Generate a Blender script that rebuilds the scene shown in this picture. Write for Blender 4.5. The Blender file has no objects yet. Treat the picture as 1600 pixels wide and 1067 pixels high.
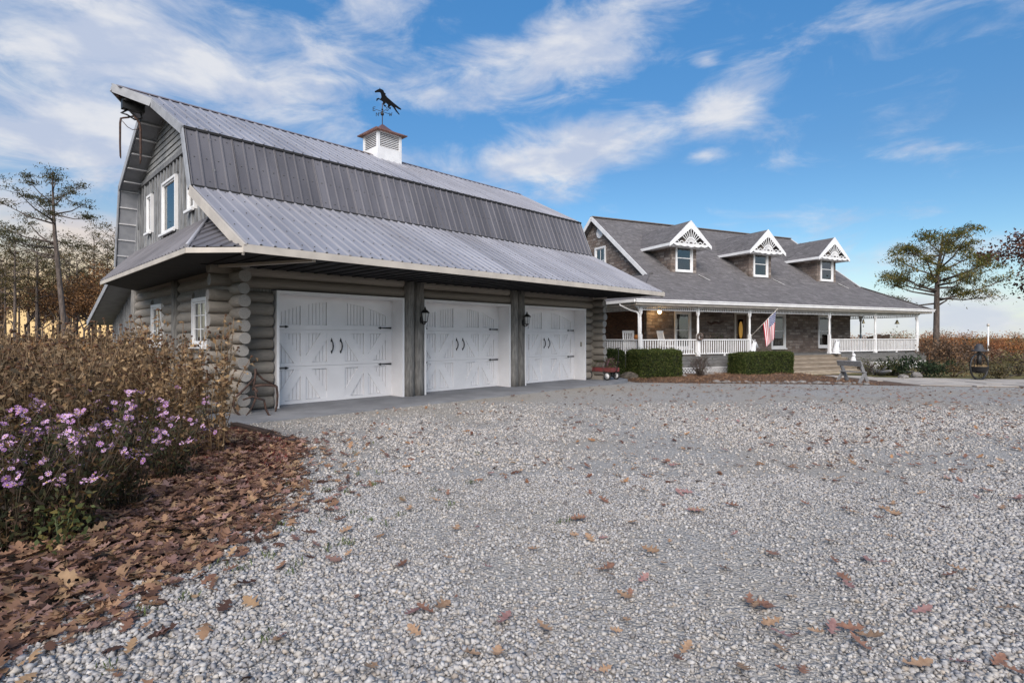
import bpy, math, random
import numpy as np
from mathutils import Vector, Matrix
PI = math.pi
S = bpy.context.scene
C = S.collection
random.seed(7)
# ---------------------------------------------------------------- camera
F, HOR, CAMZ = 850.0, 526.5, 1.536            # focal length and horizon in photo pixels, eye height
cd = bpy.data.cameras.new('camera'); cam = bpy.data.objects.new('camera', cd); C.objects.link(cam)
cam.location = (0, 0, CAMZ); cam.rotation_euler = (PI/2, 0, 0)
cd.sensor_width = 36; cd.lens = F/1600*36; cd.shift_y = -7/1600; cd.clip_end = 9000; cd.clip_start = .05
S.camera = cam
# ---------------------------------------------------------------- world: sky with clouds and an evening glow
FILL_EL, FILL_AZ = 37.0, 186.0                   # added soft fill from behind the viewer; true sunlight is low at left
w = bpy.data.worlds.new('World'); S.world = w; w.use_nodes = True
nt = w.node_tree; bg = nt.nodes['Background']
class N:
    """tiny helper for building node graphs"""
    def __init__(s, nt): s.nt = nt
    def new(s, t, **k):
        n = s.nt.nodes.new(t)
        for a, b in k.items(): setattr(n, a, b)
        return n
    def put(s, sock, v):
        if v is None: return
        if hasattr(v, 'is_output'): s.nt.links.new(v, sock)
        else: sock.default_value = v
    def m(s, op, a, b=None, c=None, clamp=False):
        n = s.new('ShaderNodeMath', operation=op); n.use_clamp = clamp
        for i, v in enumerate((a, b, c)): s.put(n.inputs[i], v)
        return n.outputs[0]
    def vm(s, op, a, b=None):
        n = s.new('ShaderNodeVectorMath', operation=op)
        s.put(n.inputs[0], a); s.put(n.inputs[1], b)
        return n.outputs['Value'] if op in ('DOT_PRODUCT', 'LENGTH') else n.outputs[0]
    def mix(s, f, a, b, blend='MIX'):
        n = s.new('ShaderNodeMix', data_type='RGBA', blend_type=blend)
        s.put(n.inputs[0], f)
        for i, v in ((6, a), (7, b)):
            if not hasattr(v, 'is_output') and len(v) == 3: v = (*v, 1)
            s.put(n.inputs[i], v)
        return n.outputs[2]
    def noise(s, vec, scale, detail=6, rough=.55, dist=0, col=False):
        n = s.new('ShaderNodeTexNoise'); s.put(n.inputs['Vector'], vec)
        n.inputs['Scale'].default_value = scale; n.inputs['Detail'].default_value = detail
        n.inputs['Roughness'].default_value = rough; n.inputs['Distortion'].default_value = dist
        return n.outputs['Color' if col else 'Fac']
    def ramp(s, f, stops, interp='LINEAR'):
        n = s.new('ShaderNodeValToRGB'); s.put(n.inputs[0], f); e = n.color_ramp.elements; n.color_ramp.interpolation = interp
        while len(e) < len(stops): e.new(.5)
        for q, (p, c) in zip(e, stops): q.position = p; q.color = (*c, 1) if len(c) == 3 else c
        return n.outputs[0]
    def smooth(s, x, lo, hi):
        n = s.new('ShaderNodeMapRange', interpolation_type='SMOOTHSTEP'); s.put(n.inputs[0], x)
        n.inputs[1].default_value = lo; n.inputs[2].default_value = hi
        return n.outputs[0]
    def mapping(s, vec, scale=(1, 1, 1), rot=(0, 0, 0), loc=(0, 0, 0)):
        n = s.new('ShaderNodeMapping'); s.put(n.inputs[0], vec)
        n.inputs['Scale'].default_value = scale; n.inputs['Rotation'].default_value = rot; n.inputs['Location'].default_value = loc
        return n.outputs[0]
    def xyz(s, v):
        n = s.new('ShaderNodeSeparateXYZ'); s.put(n.inputs[0], v); return n.outputs
    def comb(s, x, y, z):
        n = s.new('ShaderNodeCombineXYZ')
        for i, v in enumerate((x, y, z)): s.put(n.inputs[i], v)
        return n.outputs[0]
W = N(nt)
sk = W.new('ShaderNodeTexSky', sky_type='NISHITA'); sk.sun_disc = False
sk.sun_elevation = math.radians(FILL_EL); sk.sun_rotation = math.radians(FILL_AZ)
sk.air_density = 1.0; sk.dust_density = .35; sk.ozone_density = 2.2
hs = W.new('ShaderNodeHueSaturation'); hs.inputs['Saturation'].default_value = 1.28; nt.links.new(sk.outputs[0], hs.inputs['Color'])
d = W.new('ShaderNodeTexCoord').outputs['Generated']
dx, dy, dz = W.xyz(d)
sky = W.mix(1, hs.outputs[0], W.ramp(dz, [(.05, (1.30, 1.36, 1.32)), (.30, (1.45, 1.45, 1.42)), (.55, (1.85, 2.0, 1.95)), (1, (1.9, 2.05, 2.0))]), 'MULTIPLY')
az = W.m('ARCTAN2', dx, dy); el = W.m('ARCSINE', dz)
dzc = W.m('ADD', W.m('MAXIMUM', dz, 0), .16)
pl = W.comb(W.m('DIVIDE', dx, dzc), W.m('DIVIDE', dy, dzc), 0)         # a cloud layer high overhead
def azel(px, py):
    x, y = (px-800)/F, (HOR-py)/F
    return math.atan(x), math.atan(y/math.hypot(1, x))
def blob(px, py, rx, ry, tilt, amp):
    a0, e0 = azel(px, py); ra, re = rx/F*.8, ry/F*.85; ct, st = math.cos(tilt), math.sin(tilt)
    da, de = W.m('SUBTRACT', az, a0), W.m('SUBTRACT', el, e0)
    p = W.m('MULTIPLY_ADD', da, ct/ra, W.m('MULTIPLY', de, st/ra))
    q = W.m('MULTIPLY_ADD', de, ct/re, W.m('MULTIPLY', da, -st/re))
    k = W.m('SUBTRACT', 1, W.m('SQRT', W.m('MULTIPLY_ADD', p, p, W.m('MULTIPLY', q, q))), clamp=True)
    return W.m('MULTIPLY', k, amp)
cum = None
for b in ((870, 85, 310, 80, .22, .98), (640, 150, 200, 60, .15, .6), (880, 245, 320, 75, .13, .95), (1130, 165, 130, 75, .35, .7),
          (600, 260, 150, 60, 0, .45), (150, 210, 430, 120, .05, .92), (230, 70, 580, 140, .0, .82), (130, 365, 190, 55, 0, .9), (560, 15, 300, 70, .1, .4),
          (20, 330, 150, 120, 0, .6), (1105, 95, 40, 16, 0, .6), (1105, 243, 70, 22, 0, .6), (1480, 500, 300, 60, 0, .85), (1270, 360, 300, 50, .1, .32),
          (1400, 60, 420, 120, -.25, .22), (1320, 235, 430, 70, -.12, .20), (1470, 395, 260, 60, .1, .42)):
    k = blob(b[0], b[1], b[2]*1.08, b[3]*1.15, b[4], b[5]*1.12); cum = k if cum is None else W.m('MAXIMUM', cum, k)
wv = W.comb(W.m('MULTIPLY', az, 1.0), W.m('MULTIPLY', el, 2.4), 0)
n1 = W.noise(W.mapping(wv, rot=(0, 0, -.22)), 6.0, 10, .62, .55)
n2 = W.noise(pl, 1.6, 8, .6, .8)
far = W.m('MULTIPLY', W.smooth(W.m('ABSOLUTE', az), .85, 1.5), .42)     # the same broken cloud goes on all round
dens = W.m('ADD', W.m('MAXIMUM', cum, far), W.m('MULTIPLY', W.m('SUBTRACT', n1, .5), 1.75))
dens = W.m('ADD', dens, W.m('MULTIPLY', W.m('SUBTRACT', n2, .5), .35))
cl = W.m('MULTIPLY', W.smooth(dens, .12, .86), .93)
shade = W.noise(W.mapping(wv, loc=(.03, -.05, 0)), 9, 6, .55, .2)
ccol = W.mix(W.smooth(shade, .38, .66), (5.6, 6.3, 7.9), (8.4, 8.5, 8.9))
sky = W.mix(cl, sky, ccol)
# pale band at the horizon, and the low evening sunlight glowing behind the wood on the left
hz = W.m('MULTIPLY', W.smooth(W.m('ABSOLUTE', el), .16, 0), .55)
sky = W.mix(hz, sky, (7.6, 8.0, 8.4))
ga, ge = azel(150, 500)
gq = W.m('ADD', W.m('POWER', W.m('MULTIPLY', W.m('SUBTRACT', az, ga), 1/.34), 2), W.m('POWER', W.m('MULTIPLY', W.m('SUBTRACT', el, ge), 1/.115), 2))
glow = W.m('POWER', 2.718, W.m('MULTIPLY', gq, -1))
sky = W.mix(W.m('MULTIPLY', glow, .92), sky, (11.5, 7.6, 3.4))
nt.links.new(sky, bg.inputs[0]); bg.inputs[1].default_value = .053
# ---------------------------------------------------------------- added broad SUN lamp as soft fill, and exposure
sl = bpy.data.lights.new('added_fill', 'SUN'); sl.energy = 2.65; sl.angle = math.radians(46); sl.color = (1, .925, .85)
added_fill = bpy.data.objects.new('added_fill', sl); C.objects.link(added_fill)
sdir = Vector((math.sin(math.radians(FILL_AZ))*math.cos(math.radians(FILL_EL)), math.cos(math.radians(FILL_AZ))*math.cos(math.radians(FILL_EL)), math.sin(math.radians(FILL_EL))))
added_fill.rotation_euler = (-sdir).to_track_quat('-Z', 'Y').to_euler(); added_fill.location = (0, -5, 30)
vs = S.view_settings; vs.view_transform = 'Standard'; vs.look = 'None'; vs.gamma = 1; vs.exposure = 0.85; vs.use_curve_mapping = False
# ---------------------------------------------------------------- mesh helpers
class MB:
    def __init__(s): s.v = []; s.f = []; s.mi = []; s.sm = []
    def add(s, vs, fs, mi=0, sm=False):
        o = len(s.v); s.v += [tuple(p) for p in vs]
        for f in fs: s.f.append(tuple(i+o for i in f)); s.mi.append(mi); s.sm.append(sm)
        return s
    def box(s, x0, x1, y0, y1, z0, z1, mi=0):
        return s.add([(x, y, z) for z in (z0, z1) for y in (y0, y1) for x in (x0, x1)],
                     [(0, 2, 3, 1), (4, 5, 7, 6), (0, 1, 5, 4), (2, 6, 7, 3), (0, 4, 6, 2), (1, 3, 7, 5)], mi)
    def bbox(s, x0, x1, y0, y1, z0, z1, b=.01, mi=0):
        """box with chamfered edges along its longest direction's four long edges"""
        L = (x1-x0, y1-y0, z1-z0); k = L.index(max(L)); a, c = [i for i in range(3) if i != k]
        lo = (x0, y0, z0); hi = (x1, y1, z1); pr = []
        for (p, q) in ((lo[a]+b, lo[c]), (hi[a]-b, lo[c]), (hi[a], lo[c]+b), (hi[a], hi[c]-b), (hi[a]-b, hi[c]), (lo[a]+b, hi[c]), (lo[a], hi[c]-b), (lo[a], lo[c]+b)): pr.append((p, q))
        vs = []
        for e in (lo[k], hi[k]):
            for p, q in pr:
                v = [0, 0, 0]; v[k] = e; v[a] = p; v[c] = q; vs.append(v)
        fs = [(i, (i+1) % 8, (i+1) % 8+8, i+8) for i in range(8)]+[tuple(range(7, -1, -1)), tuple(range(8, 16))]
        return s.add(vs, fs, mi)
    def bar(s, p, q, w, h, up=(0, 0, 1), mi=0):
        p, q = Vector(p), Vector(q); a = (q-p).normalized(); u = Vector(up); x = a.cross(u)
        if x.length < 1e-4: x = a.cross(Vector((1, 0, 0)))
        x.normalize(); y = x.cross(a)
        vs = [e+x*(w/2*i)+y*(h/2*j) for e in (p, q) for i, j in ((-1, -1), (1, -1), (1, 1), (-1, 1))]
        return s.add(vs, [(0, 1, 2, 3), (7, 6, 5, 4), (0, 4, 5, 1), (1, 5, 6, 2), (2, 6, 7, 3), (3, 7, 4, 0)], mi)
    def tube(s, pts, rad, n=8, mi=0, cap=True, sm=True):
        pts = [Vector(p) for p in pts]; rad = list(rad) if hasattr(rad, '__len__') else [rad]*len(pts); ref = None; vs = []
        for i, p in enumerate(pts):
            t = (pts[min(i+1, len(pts)-1)]-pts[max(i-1, 0)]).normalized()
            if ref is None: ref = Vector((0, 0, 1)) if abs(t.z) < .9 else Vector((1, 0, 0))
            x = t.cross(ref).normalized(); y = x.cross(t).normalized(); ref = y
            vs += [p+(x*math.cos(2*PI*k/n)+y*math.sin(2*PI*k/n))*rad[i] for k in range(n)]
        fs = [(i*n+k, i*n+(k+1) % n, (i+1)*n+(k+1) % n, (i+1)*n+k) for i in range(len(pts)-1) for k in range(n)]
        s.add(vs, fs, mi, sm)
        if cap:
            o = len(s.v)-len(vs)
            for r in (range(n-1, -1, -1), range((len(pts)-1)*n, len(pts)*n)): s.f.append(tuple(o+i for i in r)); s.mi.append(mi); s.sm.append(False)
        return s
    def lathe(s, prof, n=12, c=(0, 0, 0), mi=0, sm=True):
        vs = [(c[0]+r*math.cos(2*PI*k/n), c[1]+r*math.sin(2*PI*k/n), c[2]+z) for r, z in prof for k in range(n)]
        fs = [(i*n+k, i*n+(k+1) % n, (i+1)*n+(k+1) % n, (i+1)*n+k) for i in range(len(prof)-1) for k in range(n)]
        fs += [tuple(range(n-1, -1, -1)), tuple(range((len(prof)-1)*n, len(prof)*n))]
        return s.add(vs, fs, mi, sm)
    def prism(s, poly, d0, d1, axis='y', mi=0):
        """polygon in the plane across an axis, pushed from d0 to d1 along it"""
        k = 'xyz'.index(axis); n = len(poly); vs = []
        for e in (d0, d1):
            for p in poly:
                v = list(p); v.insert(k, e); vs.append(v)
        return s.add(vs, [tuple(range(n)), tuple(range(2*n-1, n-1, -1))]+[(i, i+n, (i+1) % n+n, (i+1) % n) for i in range(n)], mi)
    def slab(s, poly, th, mi=0):
        """planar 3-D polygon given a thickness downward along its normal"""
        p = [Vector(q) for q in poly]; n = len(p); nm = Vector((0, 0, 0))
        for i in range(n): a, b = p[i], p[(i+1) % n]; nm += Vector(((a.y-b.y)*(a.z+b.z), (a.z-b.z)*(a.x+b.x), (a.x-b.x)*(a.y+b.y)))
        nm.normalize()
        if nm.z < 0: nm = -nm; p.reverse()
        vs = p+[q-nm*th for q in p]
        return s.add(vs, [tuple(range(n)), tuple(range(2*n-1, n-1, -1))]+[(i, i+n, (i+1) % n+n, (i+1) % n) for i in range(n)], mi)
    def ball(s, c, r, n=8, m=6, sc=(1, 1, 1), mi=0):
        prof = [(max(.02*r, r*math.sin(PI*i/m)), -r*math.cos(PI*i/m)) for i in range(m+1)]
        o = len(s.v); s.lathe(prof, n, (0, 0, 0), mi)
        for i in range(o, len(s.v)): v = s.v[i]; s.v[i] = (c[0]+v[0]*sc[0], c[1]+v[1]*sc[1], c[2]+v[2]*sc[2])
        return s
    def mesh(s, name, mats):
        me = bpy.data.meshes.new(name); me.from_pydata(s.v, [], s.f)
        for m in (mats if isinstance(mats, (list, tuple)) else [mats]): me.materials.append(m)
        me.polygons.foreach_set('material_index', s.mi); me.polygons.foreach_set('use_smooth', s.sm)
        import bmesh as bm_
        b = bm_.new(); b.from_mesh(me); bm_.ops.recalc_face_normals(b, faces=b.faces); b.to_mesh(me); b.free()
        return me
    def build(s, name, mats, parent=None, **k): return obj(name, s.mesh(name, mats), parent, **k)
def obj(name, me, parent=None, loc=(0, 0, 0), rot=(0, 0, 0), scale=(1, 1, 1), label=None, cat=None, group=None, kind=None):
    o = bpy.data.objects.new(name, me); C.objects.link(o); o.location = loc; o.rotation_euler = rot; o.scale = scale; o.parent = parent
    return tag(o, label, cat, group, kind)
def tag(o, label=None, cat=None, group=None, kind=None):
    for k, v in (('label', label), ('category', cat), ('group', group), ('kind', kind)):
        if v: o[k] = v
    return o
def thing(name, label, cat, loc=(0, 0, 0), rz=0, group=None, scale=1):
    o = obj(name, None, None, loc, (0, 0, rz), (scale,)*3); o.empty_display_size = .2
    return tag(o, label, cat, group)
def struct(name, mb, mats): return mb.build(name, mats, None, kind='structure')
def copy_tree(o, parent=None):
    c = o.copy(); C.objects.link(c); c.parent = parent
    for ch in o.children: copy_tree(ch, c)
    return c
def npmesh(name, V, faces, k, mat, col=None, smooth=False):
    """big mesh from numpy: V (n,3), faces (m,k)"""
    me = bpy.data.meshes.new(name); V = np.ascontiguousarray(V, np.float32); Fc = np.ascontiguousarray(faces, np.int32)
    me.vertices.add(len(V)); me.vertices.foreach_set('co', V.ravel())
    me.loops.add(Fc.size); me.loops.foreach_set('vertex_index', Fc.ravel())
    me.polygons.add(len(Fc)); me.polygons.foreach_set('loop_start', np.arange(len(Fc), dtype=np.int32)*k)
    if smooth: me.polygons.foreach_set('use_smooth', np.ones(len(Fc), bool))
    if col is not None:
        a = me.attributes.new('Col', 'FLOAT_COLOR', 'POINT'); cc = np.ones((len(V), 4), np.float32); cc[:, :3] = col; a.data.foreach_set('color', cc.ravel())
    me.update(calc_edges=True); me.materials.append(mat)
    return me
def local(frame, x, y, z=0):
    c, s_ = math.cos(frame[1]), math.sin(frame[1]); return (frame[0][0]+c*x-s_*y, frame[0][1]+s_*x+c*y, z)
def sstep(x, a, b): t = np.clip((x-a)/(b-a), 0, 1); return t*t*(3-2*t)
def gz(x, y):
    """height of the land: level by the garage, a little lower at the house, falling away behind it"""
    return -.17*sstep(y+.5*x, 17, 25) - 9.0*sstep(y+.6*x, 42, 240)
def gpt(px, py, z=0):
    Z = F*(CAMZ-z)/(py-HOR); return ((px-800)/F*Z, Z)
def pz(px, py, Z): return ((px-800)/F*Z, Z, CAMZ+(HOR-py)/F*Z)
# the two buildings' frames: origin and heading
GF = ((-5.069, 11.572), math.atan2(.7116, .7026))      # x along the doors, y into the garage
HF = ((5.02, 22.0), math.atan2(.4212, .907))           # x along the porch eave, y into the house
def plane_pt(frame, px, py, y=None, x=None):
    """photo pixel -> local point on the vertical plane local y (or x) = const of a building frame"""
    r = (px-800)/F; c, s_ = math.cos(frame[1]), math.sin(frame[1]); (ox, oy) = frame[0]
    if y is not None: q = (r*(oy+c*y)-(ox-s_*y))/(c-r*s_); X, Y = q, y
    else: q = (r*(oy+s_*x)-(ox+c*x))/(-s_-r*c); X, Y = x, q
    wx, wy, _ = local(frame, X, Y); return (X, Y, CAMZ+(HOR-py)/F*wy)
# ---------------------------------------------------------------- materials
def mat(name, c1, c2=None, scale=6, rough=.7, metal=0, bump=0, bscale=None, stretch=(1, 1, 1), rnd=0, spec=.4, detail=6, lo=.35, hi=.65, coat=0, coord='Object'):
    m = bpy.data.materials.new(name); m.use_nodes = True; n = N(m.node_tree); b = m.node_tree.nodes['Principled BSDF']
    b.inputs['Roughness'].default_value = rough; b.inputs['Metallic'].default_value = metal; b.inputs['Specular IOR Level'].default_value = spec
    tc = n.new('ShaderNodeTexCoord').outputs[coord]; oi = n.new('ShaderNodeObjectInfo')
    off = n.vm('ADD', n.mapping(tc, stretch), n.vm('SCALE', (7.3, 3.1, 5.7))) if False else n.mapping(tc, stretch)
    if rnd: off = n.vm('ADD', off, n.comb(n.m('MULTIPLY', oi.outputs['Random'], 37), n.m('MULTIPLY', oi.outputs['Random'], 91), 0))
    col = None
    if c2 is None: c2 = tuple(x*.82 for x in c1)
    nz = n.noise(off, scale, detail)
    col = n.mix(n.smooth(nz, lo, hi), c1, c2)
    if rnd: col = n.mix(1, col, n.ramp(oi.outputs['Random'], [(0, (1-rnd,)*3), (1, (1+rnd*.6,)*3)]), 'MULTIPLY')
    m.node_tree.links.new(col, b.inputs['Base Color'])
    if bump:
        bn = n.new('ShaderNodeBump'); bn.inputs['Strength'].default_value = 1; bn.inputs['Distance'].default_value = bump
        n.put(bn.inputs['Height'], n.noise(off, bscale or scale*3, 5, .6)); m.node_tree.links.new(bn.outputs[0], b.inputs['Normal'])
    return m
def attr_mat(name, rough=.75, spec=.25, vary=.25, scale=8, trans=0):
    m = bpy.data.materials.new(name); m.use_nodes = True; n = N(m.node_tree); b = m.node_tree.nodes['Principled BSDF']
    b.inputs['Roughness'].default_value = rough; b.inputs['Specular IOR Level'].default_value = spec
    a = n.new('ShaderNodeAttribute', attribute_name='Col'); tc = n.new('ShaderNodeTexCoord').outputs['Object']; oi = n.new('ShaderNodeObjectInfo')
    col = n.mix(1, a.outputs['Color'], n.ramp(n.noise(tc, scale, 3), [(.3, (1-vary,)*3), (.7, (1+vary,)*3)]), 'MULTIPLY')
    col = n.mix(1, col, n.ramp(oi.outputs['Random'], [(0, (.82, .84, .86)), (1, (1.15, 1.08, 1.0))]), 'MULTIPLY')
    m.node_tree.links.new(col, b.inputs['Base Color'])
    if trans:
        t = n.new('ShaderNodeBsdfTranslucent'); n.put(t.inputs[0], col); mx = n.new('ShaderNodeMixShader'); mx.inputs[0].default_value = trans
        out = m.node_tree.nodes['Material Output']; m.node_tree.links.new(b.outputs[0], mx.inputs[1]); m.node_tree.links.new(t.outputs[0], mx.inputs[2]); m.node_tree.links.new(mx.outputs[0], out.inputs[0])
    return m
def glow_mat(name, col, strength):
    m = bpy.data.materials.new(name); m.use_nodes = True; b = m.node_tree.nodes['Principled BSDF']
    b.inputs['Base Color'].default_value = (*col, 1); b.inputs['Emission Color'].default_value = (*col, 1); b.inputs['Emission Strength'].default_value = strength
    return m
def brick_mat(name, cols, bw, bh, mortar, zs=1.0, rough=.85, bump=.02, dist=.03, msize=.012, fine=0):
    """coursed pieces on walls: runs along x+y and up z of the object"""
    m = bpy.data.materials.new(name); m.use_nodes = True; n = N(m.node_tree); b = m.node_tree.nodes['Principled BSDF']
    b.inputs['Roughness'].default_value = rough; b.inputs['Specular IOR Level'].default_value = .2
    tc = n.new('ShaderNodeTexCoord').outputs['Object']; x, y, z = n.xyz(tc)
    v = n.comb(n.m('ADD', x, y), n.m('MULTIPLY', z, zs), 0)
    v2 = n.vm('ADD', v, n.vm('MULTIPLY', n.vm('SUBTRACT', n.noise(v, 2.5, 3, .5, 0, True), (.5, .5, .5)), (dist*2, dist*2, 0)))
    br = n.new('ShaderNodeTexBrick'); n.put(br.inputs['Vector'], v2)
    br.offset = .43; br.offset_frequency = 2; br.squash = .72; br.squash_frequency = 3
    for k, c in (('Color1', (0, 0, 0, 1)), ('Color2', (1, 1, 1, 1)), ('Mortar', (.5, .5, .5, 1)), ('Scale', 1), ('Mortar Size', msize), ('Mortar Smooth', .3), ('Brick Width', bw), ('Row Height', bh)): br.inputs[k].default_value = c
    rv = n.m('FRACT', n.m('ADD', n.xyz(br.outputs['Color'])[0], n.m('MULTIPLY', n.noise(v, .9, 2), .6)))
    col = n.ramp(rv, [(i/(len(cols)-1), c) for i, c in enumerate(cols)])
    col = n.mix(1, col, n.ramp(n.noise(v, 14, 5), [(.3, (.72,)*3), (.7, (1.25,)*3)]), 'MULTIPLY')
    col = n.mix(n.m('MULTIPLY', br.outputs['Fac'], .85), col, mortar)
    m.node_tree.links.new(col, b.inputs['Base Color'])
    h = n.m('ADD', n.m('MULTIPLY', br.outputs['Fac'], -1), n.m('MULTIPLY', n.noise(v, 22, 4), .5))
    bn = n.new('ShaderNodeBump'); bn.inputs['Distance'].default_value = bump; n.put(bn.inputs['Height'], h); m.node_tree.links.new(bn.outputs[0], b.inputs['Normal'])
    return m
M = {}
M['log'] = mat('weathered_log', (.36, .315, .262), (.20, .178, .155), 3, .8, bump=.006, bscale=10, stretch=(1.2, 9, 9), rnd=.32, lo=.3, hi=.7)
def weather(m, sc, streak=(.5, 22, 22), amt=.55, lo=.60, hi=.70, dark=(.045, .04, .036)):
    """drying checks and dark knots, or stain streaks, worked into a material's own colour"""
    n = N(m.node_tree); b = m.node_tree.nodes['Principled BSDF']; src = b.inputs['Base Color'].links[0].from_socket
    tc = n.new('ShaderNodeTexCoord').outputs['Object']; oi = n.new('ShaderNodeObjectInfo').outputs['Random']; v = n.vm('ADD', n.mapping(tc, streak), n.comb(n.m('MULTIPLY', oi, 61), n.m('MULTIPLY', oi, 23), 0))
    f = n.smooth(n.noise(v, sc, 4, .6, .3), lo, hi)
    m.node_tree.links.new(n.mix(n.m('MULTIPLY', f, amt), src, dark), b.inputs['Base Color'])
weather(M['log'], 1.6, (.9, 11, 11)); 
M['log_end'] = mat('log_end_grain', (.34, .32, .295), (.22, .205, .19), 16, .85, bump=.004, rnd=.1)
M['post'] = mat('weathered_post', (.26, .245, .225), (.145, .137, .127), 3, .8, bump=.006, bscale=10, stretch=(9, 9, 1.2), rnd=.2)
M['board'] = mat('grey_stained_board', (.30, .30, .30), (.16, .162, .168), 3, .8, bump=.003, stretch=(9, 9, 1), rnd=.35)
M['siding'] = mat('grey_stained_siding', (.32, .32, .31), (.20, .20, .20), 3, .8, bump=.003, stretch=(9, .9, 9), rnd=.25)
M['trim_grey'] = mat('pale_grey_paint', (.34, .345, .36), (.27, .275, .29), 4, .65)
M['soffit_grey'] = mat('grey_soffit_paint', (.33, .335, .355), (.27, .275, .295), 4, .7)
M['batten_grey'] = mat('pale_batten_paint', (.62, .61, .61), (.52, .51, .52), 4, .7)
M['cream'] = mat('cream_trim_paint', (.54, .485, .42), (.44, .395, .345), 2, .55)
M['white'] = mat('white_paint', (.80, .79, .78), (.70, .69, .69), 2.5, .5, rnd=.03)
M['doorwhite'] = mat('white_door_enamel', (.82, .80, .80), (.76, .74, .74), 1.6, .42, spec=.4)
M['iron'] = mat('black_iron', (.012, .012, .013), (.022, .021, .02), 12, .5, spec=.4)
M['rust'] = mat('rusty_iron', (.10, .055, .04), (.045, .03, .026), 14, .8, bump=.004)
M['metal_roof'] = mat('galvanised_roof_steel', (.345, .34, .365), (.28, .277, .302), .8, .5, .3, stretch=(1.5, .5, .5), rnd=.1, spec=.4)
weather(M['metal_roof'], 1.0, (2.2, .35, .35), .30, .50, .75, (.20, .175, .165))
M['shaded_steel'] = mat('shaded_roof_steel', (.15, .144, .157), (.108, .104, .115), .8, .6, .2, stretch=(2.5, .5, .5), rnd=.14, spec=.3)  # darker copy of the roof steel: shade on steep faces put into colour
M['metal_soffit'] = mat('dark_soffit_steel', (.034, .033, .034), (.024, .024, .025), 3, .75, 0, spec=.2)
M['copper'] = mat('copper_sheet', (.42, .21, .16), (.30, .15, .12), 3, .38, .75)
M['concrete'] = mat('grey_concrete', (.235, .238, .25), (.18, .182, .192), 1.4, .85, bump=.003, bscale=30, detail=9)
M['shingle'] = brick_mat('asphalt_shingle', [(.105, .098, .098), (.15, .14, .14), (.125, .116, .118), (.18, .168, .168)], .33, .115, (.075, .071, .072), 1.3, .9, .006, .004, .006)
M['stone'] = brick_mat('ashlar_stone', [(.10, .075, .062), (.25, .205, .175), (.16, .12, .10), (.32, .275, .245), (.20, .15, .125), (.13, .105, .095)], .42, .15, (.15, .13, .118), 1, .9, .03, .035, .014)
M['brick'] = brick_mat('red_brown_brick', [(.22, .105, .062), (.31, .16, .10), (.14, .075, .052), (.27, .125, .075)], .22, .075, (.17, .13, .11), 1, .9, .01, .006, .008)
M['deck'] = mat('grey_deck_board', (.17, .165, .16), (.11, .108, .105), 4, .8, stretch=(1, 8, 8), rnd=.2)
M['stepwood'] = mat('weathered_step_wood', (.40, .33, .25), (.24, .195, .15), 3, .8, stretch=(.8, 8, 8), rnd=.15)
M['bark'] = mat('pine_bark', (.16, .125, .105), (.085, .066, .056), 3, .9, bump=.03, bscale=6, stretch=(3, 3, .7), rnd=.2)
M['needles'] = attr_mat('pine_needles', trans=.35); M['leaves'] = attr_mat('dry_leaves', trans=.25)
M['stonecol'] = attr_mat('gravel_stones', .85, .25, .14, 60)
M['soil'] = mat('dark_soil', (.06, .045, .036), (.035, .027, .022), 8, .95, bump=.03)
M['straw'] = mat('pine_straw', (.17, .10, .065), (.09, .055, .04), 30, .95, bump=.03, stretch=(1, 2, 1))
M['rock'] = mat('border_rock', (.30, .28, .26), (.15, .135, .125), 5, .9, bump=.03, rnd=.35)
M['paver'] = mat('pale_paving', (.42, .38, .335), (.33, .295, .26), 1.5, .85, bump=.004, bscale=30, rnd=.12)
M['plaster'] = mat('white_plaster', (.75, .75, .76), (.6, .6, .62), 5, .6)
M['benchwood'] = mat('grey_bench_wood', (.24, .235, .235), (.15, .147, .148), 4, .8, stretch=(7, 7, 7), rnd=.15)
M['redpaint'] = mat('faded_red_paint', (.23, .045, .045), (.12, .04, .035), 8, .6)
M['rubber'] = mat('tyre_rubber', (.02, .02, .02), (.035, .033, .03), 9, .8)
M['bulb'] = glow_mat('lit_bulb', (1, .62, .22), 6); M['lampglass'] = mat('frosted_lamp_glass', (.62, .62, .6), (.5, .5, .5), 5, .15)
M['litroom'] = glow_mat('warm_lit_room', (.5, .27, .06), .24); M['curtain'] = mat('pale_curtain', (.52, .50, .48), (.40, .385, .37), 5, .9, stretch=(14, 14, .6))
M['darkroom'] = mat('dim_interior', (.035, .027, .022), (.06, .045, .035), 3, .9)
g = bpy.data.materials.new('window_glass'); g.use_nodes = True; n = N(g.node_tree); b = g.node_tree.nodes['Principled BSDF']
b.inputs['Base Color'].default_value = (.9, .95, .95, 1); b.inputs['Roughness'].default_value = .03; b.inputs['IOR'].default_value = 1.45
tr = n.new('ShaderNodeBsdfTransparent'); tr.inputs[0].default_value = (.82, .86, .86, 1); gl = n.new('ShaderNodeBsdfGlossy'); gl.inputs['Roughness'].default_value = .02
fr = n.new('ShaderNodeFresnel'); fr.inputs[0].default_value = 1.6; mx = n.new('ShaderNodeMixShader'); n.put(mx.inputs[0], n.m('ADD', n.m('MULTIPLY', fr.outputs[0], 1.0), .13, clamp=True))
g.node_tree.links.new(tr.outputs[0], mx.inputs[1]); g.node_tree.links.new(gl.outputs[0], mx.inputs[2]); g.node_tree.links.new(mx.outputs[0], g.node_tree.nodes['Material Output'].inputs[0])
M['glass'] = g
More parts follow.
